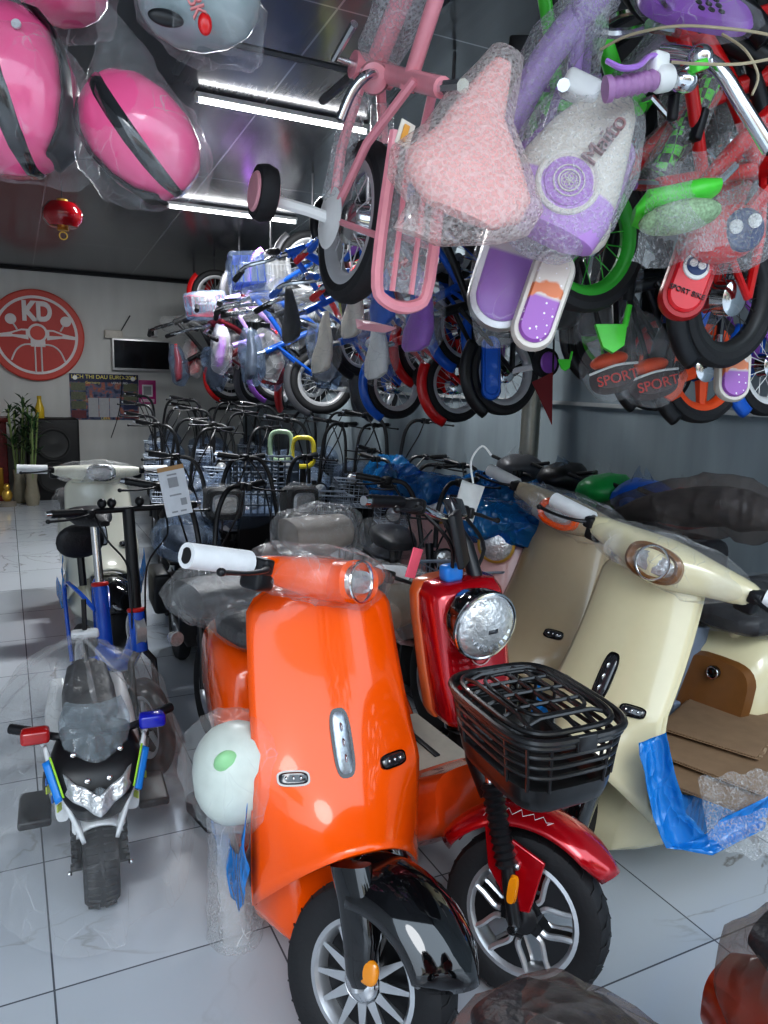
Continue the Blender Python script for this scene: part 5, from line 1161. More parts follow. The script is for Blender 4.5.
# label sticker on the bubble wrap
b = MB(); b.box(A(405, 134, 1.42), (.03, .003, .045), Matrix.Rotation(.3, 4, 'Y')); W(mat('white sticker', (.75, .7, .62), .5), 'sticker', b, pink)
b = MB(); b.box(A(405, 133, 1.415), (.011, .003, .03), Matrix.Rotation(.3, 4, 'Y')); W(mat('orange sticker stripe', (.75, .35, .05), .5), 'sticker_stripe', b, pink)

# ------------------------------------------------------------------ lilac bicycle extras
def find(lbl): return [o for o in bpy.data.objects if o.parent is None and str(o.get('label', '')).startswith(lbl)][0]
lil = find('lilac and white'); redb = find('red kids bicycle with knobby'); grn = find('green kids bicycle with black'); redt = find('black kids bicycle with red inner')
b = MB(); b.tube([A(497, 185, 1.75), A(512, 125, 1.72), A(545, 60, 1.7), A(600, -10, 1.68)], [.030, .032, .034, .034], 14, smooth=5); W(LIL, 'frame_tube', b, lil)
b = MB(); b.tube([A(497, 185, 1.75), A(512, 125, 1.72), A(545, 60, 1.7), A(600, -10, 1.68)], [.045, .05, .055, .055], 16, smooth=5); b.noise(.012, 22); W(BUB, 'tube_wrap', b, lil)
b = MB(); b.tube([A(575, 175, 1.95), A(620, 95, 1.95), A(680, 30, 1.9)], .03, 12, smooth=5); W(mat('pale grey lilac', (.38, .3, .38), .5), 'wrapped_fork', b, lil)
b = MB(); b.tube([A(575, 175, 1.95), A(620, 95, 1.95), A(680, 30, 1.9)], .05, 14, smooth=5); b.noise(.012, 22, 4); W(BUB, 'tube_wrap', b, lil)
b = MB(); b.tube([A(512, 153, 1.7), A(540, 138, 1.68)], .012, 10); b.ell(A(541, 137, 1.68), (.02, .02, .02)); W(PUR, 'axle_cap', b, lil)
# cream and lilac padded seat with ring motif
def padseat():
    Mx = Matrix((cam_dir(.88, -.42, 0), cam_dir(0, 0, 1), cam_dir(.42, .88, 0))).transposed()
    c = A(572, 172, 1.62); MW = Matrix.Translation(c) @ Mx.to_4x4()
    t = lil
    CR = two_tone('seat cream lilac', (.52, .28, .66), (.72, .66, .58), 2, -.045, rough=.4, width=.003)
    me = MB()
    L = [(-.155, .06, .03), (-.14, .10, .05), (-.08, .118, .062), (0, .112, .06), (.08, .09, .05), (.15, .062, .04), (.185, .035, .02)]
    me.rings([srect((0.02*(z/.18)**2, 0, z), (1, 0, 0), (0, 1, 0), a, d, 30, .8) for z, a, d in L])
    # keep coordinates local so the two-tone break follows the seat
    o = me.build('padded_seat', CR, None); o.parent = t; o.matrix_parent_inverse = Matrix.Identity(4); o.matrix_basis = rootmat(t).inverted() @ MW
    def sub(b, n, m): q = b.build(n, m, None); q.parent = o; return q
    sub(MB().torus((0.0, .055, -.05), (0, 1, 0), .062, .007, 36, 8), 'cream_ring', CRW)
    sub(MB().lathe([(.055, 0), (.05, .01)], (0, .052, -.05), (0, 1, 0), 32), 'lilac_disc', mat('lilac glitter', (.46, .22, .60), .35, bump=.4, scale=120))
    sub(MB().torus((0, .064, -.05), (0, 1, 0), .022, .002, 24, 5), 'emblem_ring', CRW)
    sub(MB().torus((0, .064, -.05), (0, 1, 0), .032, .0015, 24, 5), 'emblem_ring', CRW)
    for k in range(6): sub(MB().torus((.008*math.cos(k), .064, -.05+.008*math.sin(k)), (0, 1, 0), .009, .001, 12, 4), 'emblem_petal', CRW)
    text('Maito', .05, Matrix.Translation((.03, .064, .055)) @ TM @ Matrix.Rotation(1.35, 4, 'Z'), mat('maito brown', (.28, .14, .14), .5), 'lettering', None, .006).parent = o
    sh = MB(); sh.ell((0, 0, .0), (.135, .075, .20), e=.9, n=30, m=20); sh.noise(.014, 12, 5); sub(sh, 'bubble_wrap', BUB)
    sub(MB().box((-.06, .03, .15), (.08, .05, .05), b=.012), 'buckle', WHITEP)
padseat()
# cream and white lower fender ball with orange print
b = MB(); b.ell(A(585, 225, 1.74), (.065, .05, .065)); 
SPL = two_tone('cream orange print', (.72, .66, .58), (.5, .28, .6), 2, .015, splash=(.75, .2, .05), width=.003)
b2 = MB().ell((0, 0, 0), (.07, .045, .07)); o = b2.build('printed_fender', SPL, None); o.parent = lil; o.matrix_basis = rootmat(lil).inverted() @ Matrix.Translation(A(585, 225, 1.76))
# handlebar with purple grip, lever, chrome bar
b = MB(); pts = [A(607, 89, 1.5).lerp(A(655, 80, 1.52), i/14) for i in range(15)]; b.tube(pts, [.021 if i % 2 else .018 for i in range(15)], 16); b.tube([A(605, 89.5, 1.5), A(611, 88.5, 1.5)], .025, 16); W(mat('mauve grip', (.42, .22, .42), .45), 'grip', b, lil)
b = MB(); b.lathe([(.02, 0), (.026, .01), (.026, .035), (.02, .04)], A(654, 80, 1.52), A(666, 78, 1.53)-A(654, 80, 1.52), 20); W(WHITEP, 'grip_collar', b, lil)
b = MB(); b.tube([A(607, 61, 1.48), A(622, 68, 1.47), A(638, 66, 1.48), A(650, 56, 1.5), A(662, 60, 1.52)], [.009, .010, .010, .009, .012], 8, smooth=5, flat=.6); W(mat('purple lever', (.5, .25, .75), .3, coat=.3), 'brake_lever', b, lil)
b = MB(); b.box(A(658, 66, 1.52), (.04, .03, .05), b=.008); W(WHITEP, 'lever_clamp', b, lil)
b = MB(); b.tube([A(662, 52, 1.62), A(690, 55, 1.58), A(718, 68, 1.55), A(742, 105, 1.55), A(770, 150, 1.56)], .0155, 14, smooth=6); W(CHROME, 'handlebar', b, lil)
b = MB(); b.tube([A(665, 80, 1.53), A(690, 70, 1.56), A(702, 58, 1.56)], .014, 10, smooth=4); b.ell(A(684, 82, 1.54), (.03, .025, .022)); b.ell(A(700, 58, 1.55), (.026, .026, .026)); W(CHROME, 'bar_clamp', b, lil)
b = MB(); b.tube([A(672, 62, 1.5), A(700, 64, 1.47), A(740, 64, 1.46), A(775, 58, 1.46)], .003, 6, smooth=5); W(mat('beige cable', (.5, .42, .28), .4), 'brake_cable', b, lil)
b = MB(); b.tube([A(600, 50, 1.62), A(630, 35, 1.58), A(680, 26, 1.55), A(740, 30, 1.55), A(775, 36, 1.55)], .003, 6, smooth=5); W(mat('beige cable', (.5, .42, .28), .4), 'brake_cable', b, lil)
b = MB(); b.tube([A(722, 34, 1.6), A(745, 50, 1.58), A(758, 75, 1.58), A(752, 95, 1.58)], .003, 6, smooth=5); W(mat('beige cable', (.5, .42, .28), .4), 'brake_cable', b, lil)
b = MB(); b.box(A(674, 98, 1.6), (.02, .02, .09), b=.006); b.box(A(668, 80, 1.58), (.05, .03, .05), b=.01); W(BLACK, 'brake_mount', b, lil)
b = MB(); b.box(A(699, 66, 1.52), (.035, .02, .02), (0, -.4, 0), b=.003); W(GRN2, 'cable_clip', b, lil)
# purple top plate with holes
t = thing('seat_plate', 'purple plastic seat plate with round holes at the top edge above the chrome handlebar', 'seat', A(695, 8, 1.7))
M_ = Matrix((cam_dir(.95, -.25, .1), cam_dir(.1, .3, .95), cam_dir(-.2, .9, -.3))).transposed().to_4x4()
b = MB(M_); b.rings([srect((0, y, 0), (1, 0, 0), (0, 0, 1), a, d, 30, .7) for y, a, d in ((-.02, .12, .05), (.0, .125, .055), (.015, .115, .048))]); b.build('plate', PUR, t)
for i in range(9): b = MB(M_); b.lathe([(.007, 0), (.007, .003)], (.0+.022*(i % 3), .0145, -.02+.018*(i//3)), (0, 1, 0), 12); b.build('hole', BLACK, t)
b = MB(M_); b.ell((0, 0, 0), (.15, .05, .08)); b.noise(.02, 12); b.build('plastic_bag', CLEAR, t)
b = MB(); b.tube([A(720, -20, 1.75), A(715, 20, 1.72), A(700, 28, 1.7)], .012, 8); W(BLACK, 'strut', b, t)

# ------------------------------------------------------------------ red / green upper right tubes
b = MB(); b.tube([A(590, 205, 2.1), A(640, 160, 2.05), A(700, 105, 2.0), A(770, 75, 1.95)], .024, 14, smooth=5); W(KRED, 'frame_tube', b, redb)
b = MB(); b.tube([A(640, 160, 2.05), A(700, 105, 2.0)], .034, 14); b.noise(.006, 30); W(BUB, 'tube_wrap', b, redb)
b = MB(); b.tube([A(700, 190, 1.9), A(735, 150, 1.85), A(775, 110, 1.8)], .022, 12, smooth=4); W(KRED, 'frame_tube', b, redb)
def checker():
    m, nt, out = newmat('green black checker'); bs = N(nt, 'ShaderNodeBsdfPrincipled', Roughness=.35); tc = N(nt, 'ShaderNodeTexCoord'); ck = N(nt, 'ShaderNodeTexChecker', Scale=48.)
    ck.inputs[1].default_value = (.12, .8, .05, 1); ck.inputs[2].default_value = (.02, .02, .02, 1); nt.links.new(tc.outputs['Object'], ck.inputs[0]); nt.links.new(ck.outputs[0], bs.inputs[0]); nt.links.new(bs.outputs[0], out.inputs[0]); return m
b = MB(); b.tube([A(660, 172, 2.0), A(685, 130, 1.98), A(712, 80, 1.95)], .026, 14, smooth=4); W(checker(), 'checker_tube', b, grn)
b = MB(); b.tube([A(655, 180, 2.0), A(685, 130, 1.98), A(715, 70, 1.95)], .045, 14, smooth=4); b.noise(.014, 20); W(BUB, 'tube_wrap', b, grn)
# black cluster of hubs and forks behind
for i, (p0, p1, r) in enumerate([((618, 215, 2.2), (604, 290, 2.3), .022), ((640, 180, 2.2), (628, 300, 2.3), .018), ((560, 120, 2.2), (660, 200, 2.15), .014), ((730, 200, 2.2), (690, 320, 2.2), .02), ((690, 20, 1.9), (768, 60, 1.9), .03), ((735, 0, 1.85), (768, 40, 1.85), .03), ((740, 20, 1.95), (768, 130, 1.95), .02)]):
    b = MB(); b.tube([A(*p0), A(*p1)], r, 10); W(BLACK, 'fork_arm', b, grn if i < 4 else redt)
# green saddle under a fan of bubble wrap
gs = thing('wrapped_saddle', 'bright green and grey kids saddle under a wide fan of bubble wrap at the right', 'saddle', A(675, 205, 1.8))
Ms = Matrix((cam_dir(.98, .15, .1), cam_dir(-.1, .3, .95), cam_dir(-.1, .95, -.3))).transposed().to_4x4()
b = MB(Ms); b.rings([srect((x, 0, z), (0, 1, 0), (0, 0, 1), a, d, 20, .8) for x, z, a, d in ((-.10, -.01, .03, .01), (-.07, 0, .06, .028), (0, .0, .06, .03), (.06, .015, .045, .025), (.11, .03, .02, .012))]); b.build('saddle_top', GRN2, gs)
b = MB(Ms); b.ell((-.005, .02, -.05), (.095, .05, .03)); b.build('saddle_base', mat('saddle speckle', (.35, .5, .3), .6, var=.8, scale=150), gs)
def fan(u, v):
    x = 632+118*u+20*v; y = 262-100*v-30*u*v+8*math.sin(u*6)-12*u
    return A(x, y, 1.72+.05*math.sin(u*9+v*4)+.08*u)-gs.location
b = MB(); b.grid(fan, 24, 16); b.noise(.012, 16); b.build('bubble_wrap', BUB, gs)
b = MB(); b.tube([A(735, 165, 1.85)-gs.location, A(700, 200, 1.85)-gs.location, A(672, 205, 1.83)-gs.location], .012, 8); b.build('seat_post', CHROME, gs)
# red shell with navy face badge in a bag
rs = thing('wrapped_shell', 'round red plastic shell with navy disc inside a clear bag, right edge', 'toy part', A(733, 232, 1.9))
Mr = Matrix((cam_dir(.95, .3, 0), cam_dir(-.3, .9, .3), cam_dir(.1, -.3, .95))).transposed().to_4x4()
b = MB(Mr); b.ell((-.02, 0, 0), (.10, .07, .04)); b.build('shell', KRED, rs)
b = MB(Mr); b.lathe([(.052, 0), (.045, .008)], (.01, .0, .034), (0, 0, 1), 28); b.build('badge', mat('navy', (.015, .04, .15), .4), rs)
for s in (-1, 1): b = MB(Mr); b.lathe([(.017, 0), (.017, .004), (.006, .005)], (.01+.024*s, .015, .042), (0, 0, 1), 20); b.build('badge_dot', WHITEP, rs)
b = MB(Mr); b.ell((0, 0, 0), (.14, .10, .07)); b.noise(.025, 12); b.build('plastic_bag', BUB, rs)
b = MB(); b.tube([V((0, 0, 0)), A(768, 190, 1.9)-rs.location], .02, 8); b.build('mount', KRED, rs)
b = MB(); b.tube([A(768, 190, 1.9)-rs.location, V((.1, 0, 2.78-rs.location.z))], .004, 6); b.build('cord', BLACK, rs)
# badge and lettering on the red pad
rp = find('bright red capsule'); q = bpy.data.objects
b = MB(); b.lathe([(.034, 0), (.032, .004)], (-.0, .026, .0), (0, 1, 0), 28); b.build('badge', WHITEP, rp)
b = MB(); b.lathe([(.027, 0), (.026, .004)], (-.0, .029, .004), (0, 1, 0), 28); b.build('badge_centre', mat('navy', (.015, .04, .15), .4), rp)
for s in (-1, 1): b = MB(); b.lathe([(.010, 0), (.010, .003)], (.011*s, .033, .004), (0, 1, 0), 16); b.build('badge_dot', WHITEP, rp)
text('SPORT BIKE', .018, Matrix.Translation((0, .027, -.068)) @ TM, BLACK, 'lettering', rp, .002)
# stand tips (mudflaps) in green and orange
def tip(px, py, z, m, par, s=1., ang=0.):
    Mx = Matrix((cam_dir(math.cos(ang), math.sin(ang), 0), cam_dir(0, 0, 1), cam_dir(-math.sin(ang), math.cos(ang), 0))).transposed().to_4x4(); Mx.translation = A(px, py, z)
    b = MB(Mx @ Matrix.Scale(s, 4)); b.poly([(-.06, 0, .035), (.045, 0, .035), (.035, 0, -.035), (.0, 0, -.06), (-.035, 0, -.04)], (0, .02, 0)); b.tube([(.04, .01, .03), (.055, .01, .10)], .010, 8); W(m, 'mudflap', b, par, smooth=False)
    b = MB(); b.tube([A(px+4, py-10, z), A(px+2, py-60, z+.1)], .012*s, 8); W(BLACK, 'flap_stay', b, par)
gb = find('black and green kids'); ob = find('black kids bicycle with small orange'); ob2 = find('black kids bicycle with orange rims')
tip(612, 336, 2.15, GRN2, gb, .85); tip(630, 376, 2.6, OR2, ob, .7); tip(672, 388, 2.6, OR2, ob2, .8, -.1); tip(565, 364, 2.8, GRN2, gb, .45)
# small lettered pads in bags
for px, py, lab in ((612, 372, 'small orange and black lettered pad in a clear bag, left one of two'), (652, 378, 'small orange and black lettered pad in a clear bag, right one of two')):
    t = thing('wrapped_pad', lab, 'pad', A(px, py, 2.3))
    Mx = Matrix((cam_dir(.95, .25, 0), cam_dir(0, 0, 1), cam_dir(-.25, .95, 0))).transposed().to_4x4()
    b = MB(Mx); b.rings([srect((0, y, -.02), (1, 0, 0), (0, 0, 1), a, d, 24, .8) for y, a, d in ((-.03, .06, .03), (0, .075, .045), (.03, .06, .03))]); b.build('pad', mat('pad dark', (.06, .04, .04), .5), t)
    b = MB(Mx); b.ell((0, .0, .035), (.06, .035, .025)); b.build('pad_top', OR2, t)
    b = MB(Mx); b.tube([(-.075, .02, .006), (0, .045, .012), (.075, .02, .006)], .004, 6, smooth=4); b.build('piping', WHITEP, t)
    o = text('SPORT', .042, Mx @ Matrix.Translation((0, .036, -.025)) @ TM, mat('letter red', (.6, .05, .04), .5), 'lettering', t, .002)
    b = MB(Mx); b.ell((0, 0, .01), (.10, .06, .10)); b.ell((0, 0, .14), (.07, .05, .07)); b.noise(.02, 14, px); b.build('plastic_bag', CLEAR2, t)
    b = MB(Mx); b.tube([(0, 0, .05), (0, -.02, .35)], .008, 6); b.build('bracket', BLACK, t)
# red and black pennant by the column
t = thing('bicycle_flag', 'dark red triangular pennant hanging just right of the steel column', 'flag', A(540, 402, 3.1))
b = MB(); b.poly([A(532, 382, 3.1)-t.location, A(553, 372, 3.1)-t.location, A(552, 425, 3.1)-t.location], FWD*.004); b.build('pennant', mat('flag red', (.18, .01, .015), .6), t, smooth=False)
b = MB(); b.tube([A(553, 372, 3.1)-t.location, A(555, 300, 3.1)-t.location], .004, 6); b.build('pole', BLACK, t)

# ------------------------------------------------------------------ helmets in bags
HP = mat('helmet pink', (.85, .12, .30), .2, coat=.8, var=.03)
def helmet(label, px, py, z, ang, L, Wd, m, band=True, flip=1, bagm=CLEAR):
    t = thing('helmet', label, 'helmet', A(px, py, z)); c, s = math.cos(ang), math.sin(ang)
    X = cam_dir(c, s, 0); Z = cam_dir(-s*flip, c*flip, .15); Y = Z.cross(X)
    Mx = Matrix((X, Y, Z)).transposed().to_4x4()
    b = MB(Mx)
    prof = [(-L, .0), (-L*.95, .35), (-L*.8, .62), (-L*.5, .88), (-L*.1, 1.0), (L*.3, .97), (L*.65, .8), (L*.88, .5), (L, .0)]
    b.rings([srect((x, 0, .0), (0, 1, 0), (0, 0, 1), Wd*k+.002, Wd*k+.002, 32, .95) for x, k in prof]); b.build('shell', m, t)
    if band:
        b = MB(Mx); b.rings([srect((x, 0, -Wd*.02-.15*Wd*x/L), (0, 1, 0), (0, 0, 1), Wd*k+.006, Wd*.34*k+.004, 32, .8) for x, k in prof[1:]]); b.build('visor', mat('visor dark', (.02, .02, .022), .12, coat=1), t)
        b = MB(Mx); b.rings([srect((x, 0, -Wd*.15-Wd*k*.78), (0, 1, 0), (0, 0, 1), Wd*k*.62+.004, Wd*.06, 24, .8) for x, k in prof[1:-1]]); b.build('rim_trim', BLACK, t)
        for x in (-L*.35,): b = MB(Mx); b.lathe([(.008, 0), (.008, .004)], (x, Wd*.88, -Wd*.45), (0, 1, 0), 14); b.build('rivet', SILVER, t)
    b = MB(); up = V((0, 0, 1))
    def bag(u, v):
        a = 2*PI*u; d = RT*math.cos(a)+FWD*math.sin(a)*.8
        prof_ = [(-1.12, .35), (-1.0, .95), (-.3, 1.18), (.4, 1.05), (1.0, .62), (1.6, .35), (2.3, .12)]
        f = v*(len(prof_)-1); i = min(int(f), len(prof_)-2); f -= i
        h = prof_[i][0]*(1-f)+prof_[i+1][0]*f; r = prof_[i][1]*(1-f)+prof_[i+1][1]*f
        ax = (UP*1.0-RT*.25).normalized()
        return ax*h*L*.92 + d*r*Wd*1.12
    b.grid(bag, 36, 24); b.noise(.022, 10, px); b.noise(.008, 34, px); b.build('plastic_bag', bagm, t)
    p = (UP-RT*.25).normalized()*L*2.1; b = MB(); b.tube([p, p+V((0, 0, CZ(t.location.y)-t.location.z-p.z))], .002, 5); b.build('cord', WHITEP, t)
    return t
helmet('glossy pink helmet with black stripe in a clear bag, right of the big two', 140, 136, 1.40, -.85, .125, .09, HP)
helmet('glossy pink helmet in a clear bag, cut by the left picture edge', 8, 92, 1.38, -1.45, .15, .12, HP, True, -1)
helmet('pink helmet at the very top edge, only its lower rim in view', 62, -14, 1.5, 0, .09, .07, HP, False)
g = helmet('pale grey helmet with red and black print hanging at the top edge in a bag', 200, -4, 1.35, .1, .11, .085, mat('grey green helmet', (.28, .36, .37), .2, coat=.8), False)
b = MB(); b.ell(A(166, 18, 1.28), (.03, .008, .014)); W(BLACK, 'print', b, g); b = MB(); b.ell(A(205, 24, 1.27), (.012, .008, .018)); W(KRED, 'print', b, g)
text('BK', .035, basis(A(196, 6, 1.262), RT*.3-UP*.9, RT*.9+UP*.3), mat('helmet letter', (.7, .25, .25), .4), 'lettering', g, .002, world=True)
# ------------------------------------------------------------------ right side: cardboard, wrapped bikes, seats in front
card('flattened brown cardboard box on the cream scooter footboard, lowest sheet', 745, 752, .40, .38, .85, .50, .012)
card('flattened brown cardboard box resting over the lower one, edge torn', 738, 732, .425, .33, .80, .44, .012)
card('top flattened brown cardboard sheet nearest the cream leg shield', 735, 712, .45, .42, .70, .34, .012)
# blue plastic sheet and grey board behind
t = thing('blue_sheet', 'folded shiny blue plastic sheet behind the cardboard at the right', 'plastic sheet', on_h(735, 625, .55)-V((.2, 0, 0)))
def bs(u, v): return V((-.32+.64*u, .25*v-.1, .07*math.sin(v*3)+.08*math.sin(u*2)))
b = MB(); b.grid(bs, 16, 10); b.noise(.02, 8); b.build('sheet', mat('blue sheet', (.005, .12, .35), .2, coat=.6), t, solid=.01)
MB().box((0, .05, -.28), (.6, .25, .5), b=.03).build('bundle', mat('dark bundle', (.06, .06, .065), .6, bump=.5), t)
t = thing('grey_board', 'small grey blue board leaning behind the cream leg shield', 'board', on_h(688, 655, .62))
MB().box((0, 0, -.05), (.12, .02, .34), (.1, .1, 0), b=.004).build('panel', mat('grey blue board', (.22, .27, .36), .6), t)
MB().box((0, .03, -.33), (.14, .1, .3), b=.01).build('stand', mat('grey blue board', (.22, .27, .36), .6), t)
# wrapped bicycles in a row along the right wall
def wrapped(label, x, y, h, acc, seed):
    t = thing('wrapped_bicycle', label, 'bicycle', (x, y, 0), head((-.97, -.22)), None, .78)
    for cx in (0, -.78):
        wheel(t, 'front_wheel' if cx == 0 else 'rear_wheel', (cx, 0, .27), .27, .055, None, 'spoke', tread=False, disc=False, rimR=.78, rim_m=acc)
    b = MB(); b.tube([(0, 0, .27), (-.1, 0, .62), (-.14, 0, .78)], .02, 8); b.tube([(-.12, 0, .7), (-.38, 0, .3), (-.52, 0, .78)], .022, 8, smooth=0); b.tube([(-.13, 0, .72), (-.5, 0, .66)], .02, 8); b.tube([(-.38, 0, .3), (-.78, 0, .27), (-.5, 0, .66)], .014, 8); b.build('frame', acc, t)
    b = MB(); b.tube([(-.14, 0, .78), (-.15, 0, h-.1)], .016, 8); b.tube([(-.17, -.28, h-.06), (-.14, 0, h-.1), (-.17, .28, h-.06)], .014, 8, smooth=4); b.build('handlebar', BLACK, t)
    MB().rings([srect((x_, 0, z), (0, 1, 0), (0, 0, 1), a, d, 16, .7) for x_, z, a, d in ((-.42, .83, .02, .012), (-.5, .83, .07, .03), (-.64, .85, .08, .03), (-.67, .86, .04, .015))]).build('saddle', BLACK, t)
    b = MB(); b.ell((-.18, 0, h-.13), (.20, .17, .11)); b.noise(.02, 12, seed); b.build('padded_front', acc, t)
    b = MB()
    def hood(u, v):
        a = 2*PI*u; r = 1-v**2.2*.85; z = .45+(h-.40)*v-.10*v*abs(math.cos(a))
        return V((-.38+math.cos(a)*.56*r+.24*v, math.sin(a)*.20*r, z))
    b.grid(hood, 40, 18); b.noise(.05, 5, seed); b.noise(.018, 18, seed); b.build('plastic_cover', CLEAR2 if seed % 2 else GREYF, t)
    return t
GR3 = mat('frame green', (.02, .35, .08), .35)
for i, (px, py, x, m, lab) in enumerate([(505, 455, 2.75, BK, 'olive grey bicycle under clear plastic left of the steel column'), (548, 462, 2.72, BLACK, 'black bicycle under clear plastic directly below the steel column'), (590, 475, 2.6, GR3, 'bicycle with green frame under clear plastic behind the beige scooter bar'),
        (628, 480, 2.6, KBLU, 'bicycle with royal blue wheels under clear plastic, second right of the column'), (668, 495, 2.55, KRED, 'bicycle with dark red frame under clear plastic behind the cream headlight')]):
    p = at_x(px, py, x-.15); wrapped(lab, p.x, p.y, min(1.6, max(1.3, (p.z+.06)/.78)), m, i+3)
THICK2 = film('dusty wrap', tint=(.75, .7, .68), lo=.16, hi=.45, scale=7, body=(.5, .48, .47))
# long wrapped bundle lying across
t = thing('wrapped_bundle', 'long dark bundle with a red streak in thick grey plastic behind the cream handlebar', 'bundle', at(695, 520, 3.05))
X = (at(770, 520, 2.7)-at(600, 512, 3.3)).normalized(); b = MB(); b.tube([X*-.38, X*-.1+V((0, 0, .05)), X*.2+V((0, 0, .05)), X*.45], [.03, .07, .08, .03], 16, smooth=4); b.noise(.02, 10); b.build('bundle', mat('bundle dark', (.05, .05, .055), .6, bump=.4), t)
b = MB(); b.tube([X*-.25+V((0, -.10, .03)), X*.05+V((0, -.12, .06))], .02, 8); b.build('red_strip', KRED, t)
b = MB(); b.tube([X*-.46, X*-.1+V((0, 0, .05)), X*.2+V((0, 0, .05)), X*.5], [.05, .11, .12, .06], 22, smooth=5); b.noise(.03, 9); b.build('plastic_cover', THICK2, t)
MB().box((0, .15, -.55), (.5, .3, .9), b=.05).build('support', mat('bundle dark', (.05, .05, .055), .6, bump=.4), t)
# bubble wrap curtain hanging from the cream footboard
t = thing('bubble_wrap_sheet', 'sheet of clear bubble wrap hanging from the cream scooter footboard over blue film', 'plastic sheet', at(735, 790, 2.25))
def sheet(u, v): return at(698+90*u+10*v, 778-22*u+(62+25*math.sin(u*2.5))*v+10*u, 2.26-.1*v)-t.location+V((0, 0, .008*math.sin(u*22)))
b = MB(); b.grid(sheet, 30, 14); b.noise(.004, 14); b.build('sheet', BUB, t)
# foreground: wrapped orange/black scooter seats at the bottom edge
def front_seat(label, x, y, rz, z=.80, s=1.):
    t = thing('scooter', label, 'scooter', (x, y, 0), rz, 'wrapped scooters nearest the camera', s)
    OD = mat('dark orange body', (.55, .06, .01), .3, coat=.6)
    b = MB(); b.rings([srect((xx, 0, zz), (0, 1, 0), (0, 0, 1), a, d, 26, .6) for xx, zz, a, d in ((.14, .50, .10, .10), (.08, .50, .14, .15), (-.12, .52, .15, .15), (-.4, .56, .13, .10), (-.5, .58, .06, .05))]); b.build('rear_body', OD, t, angle=60)
    b = MB(); b.rings([srect((xx, 0, zz), (0, 1, 0), (0, 0, 1), a, d, 26, .75) for xx, zz, a, d in ((.26, .66, .05, .02), (.2, .69, .12, .05), (.05, .70, .16, .07), (-.15, .72, .15, .065), (-.35, .74, .12, .05), (-.44, .74, .06, .02))]); b.build('seat', SEATBLK, t)
    shell((-.1, 0, .66), (.40, .20, .16), 6, amp=.02, n=40, m=24).build('seat_wrap', THICK2, t)
    wheel(t, 'rear_wheel', (-.2, 0, .21), .21, .09, None, 'multi', tread=False, disc=False)
    MB().rings([srect((xx, 0, .25), (0, 1, 0), (0, 0, 1), .17, .07, 22, .5) for xx in (.1, .55)]).build('footboard', OD, t)
    return t
front_seat('orange red scooter with black seat under dusty wrap at the bottom edge centre', .66, .355, head((.1, -1)))
front_seat('black seated scooter under dusty wrap in the bottom right corner', 1.215, .295, head((.25, -.95)), s=1.02)
# pale green rounded helmet in plastic left of the orange scooter, on bubble wrap roll
t = thing('wrapped_helmet', 'pale greenish white rounded helmet in clear plastic left of the orange leg shield', 'helmet', at(236, 772, 1.95))
MB().ell((0, 0, 0), (.11, .11, .13), e=.9).build('shell', mat('pale green white', (.66, .72, .66), .35), t)
MB().ell((-.04, -.07, .07), (.035, .02, .03)).build('green_patch', mat('green patch', (.3, .65, .3), .4), t)
shell((0, 0, -.0), (.13, .13, .16), 9, amp=.03, n=30, m=20).build('plastic_bag', CLEAR2, t)
t = thing('bubble_wrap_roll', 'tall roll of bubble wrap standing between the orange scooter and the toy motorcycle', 'plastic roll', on_h(236, 935, 0))
b = MB(); b.tube([(0, 0, 0), (.0, 0, .25), (-.01, 0, .50)], [.085, .08, .075], 24, smooth=6); b.noise(.012, 12); b.build('roll', BUB, t)
b = MB(); b.tube([(0, 0, 0), (-.01, 0, .48)], .05, 18); b.noise(.008, 15); b.build('inner_layers', THICK, t)
# white tag card on the e-bike
t = thing('paper_tag', 'white paper instruction tag with brown top strip hanging from an e-bike bar', 'tag', at(175, 491, 3.1))
Mx = Matrix((cam_dir(.97, .2, 0), cam_dir(0, 0, 1), cam_dir(-.2, .97, 0))).transposed().to_4x4()
Mx = Mx @ Matrix.Scale(.8, 4); b = MB(Mx); b.box((0, 0, 0), (.135, .004, .25)); b.build('card', mat('tag white', (.74, .76, .8), .6), t, smooth=False)
b = MB(Mx); b.box((0, .001, .118), (.135, .005, .022)); b.build('top_strip', mat('kraft strip', (.5, .3, .14), .7), t, smooth=False)
TGR = mat('tag grey', (.35, .36, .38), .6)
for z, w_, x in ((.085, .05, 0), (-.105, .03, -.02), (-.105, .03, .025), (-.02, .06, 0)): b = MB(Mx); b.box((x, .003, z), (w_, .002, .008)); b.build('print_line', TGR, t, smooth=False)
b = MB(Mx); b.box((0, .003, .045), (.05, .002, .05)); b.build('grey_square', TGR, t, smooth=False)
b = MB(Mx); b.box((.035, .003, -.06), (.03, .002, .035)); b.build('small_drawing', TGR, t, smooth=False)
b = MB(Mx); b.tube([(0, 0, .125), (.02, -.02, .20)], .002, 4); b.build('string', BLACK, t)
t = thing('paper_tag', 'crumpled white tag on a looped white strap near the red scooter mirror', 'tag', at(468, 500, 2.6))
Mx = Matrix((cam_dir(.95, -.3, 0), cam_dir(0, 0, 1), cam_dir(.3, .95, 0))).transposed().to_4x4()
b = MB(Mx)
def tg(u, v): return V((-.04+.08*u, .012*math.sin(u*4+v*3), -.07+.13*v))
b.grid(tg, 8, 10); b.build('card', mat('tag cream', (.66, .66, .64), .6), t, solid=.002)
b = MB(Mx); b.tube([(0, 0, .06), (-.03, 0, .13), (-.01, 0, .19), (.03, 0, .17)], .004, 6, smooth=5); b.build('strap', WHITEP, t)
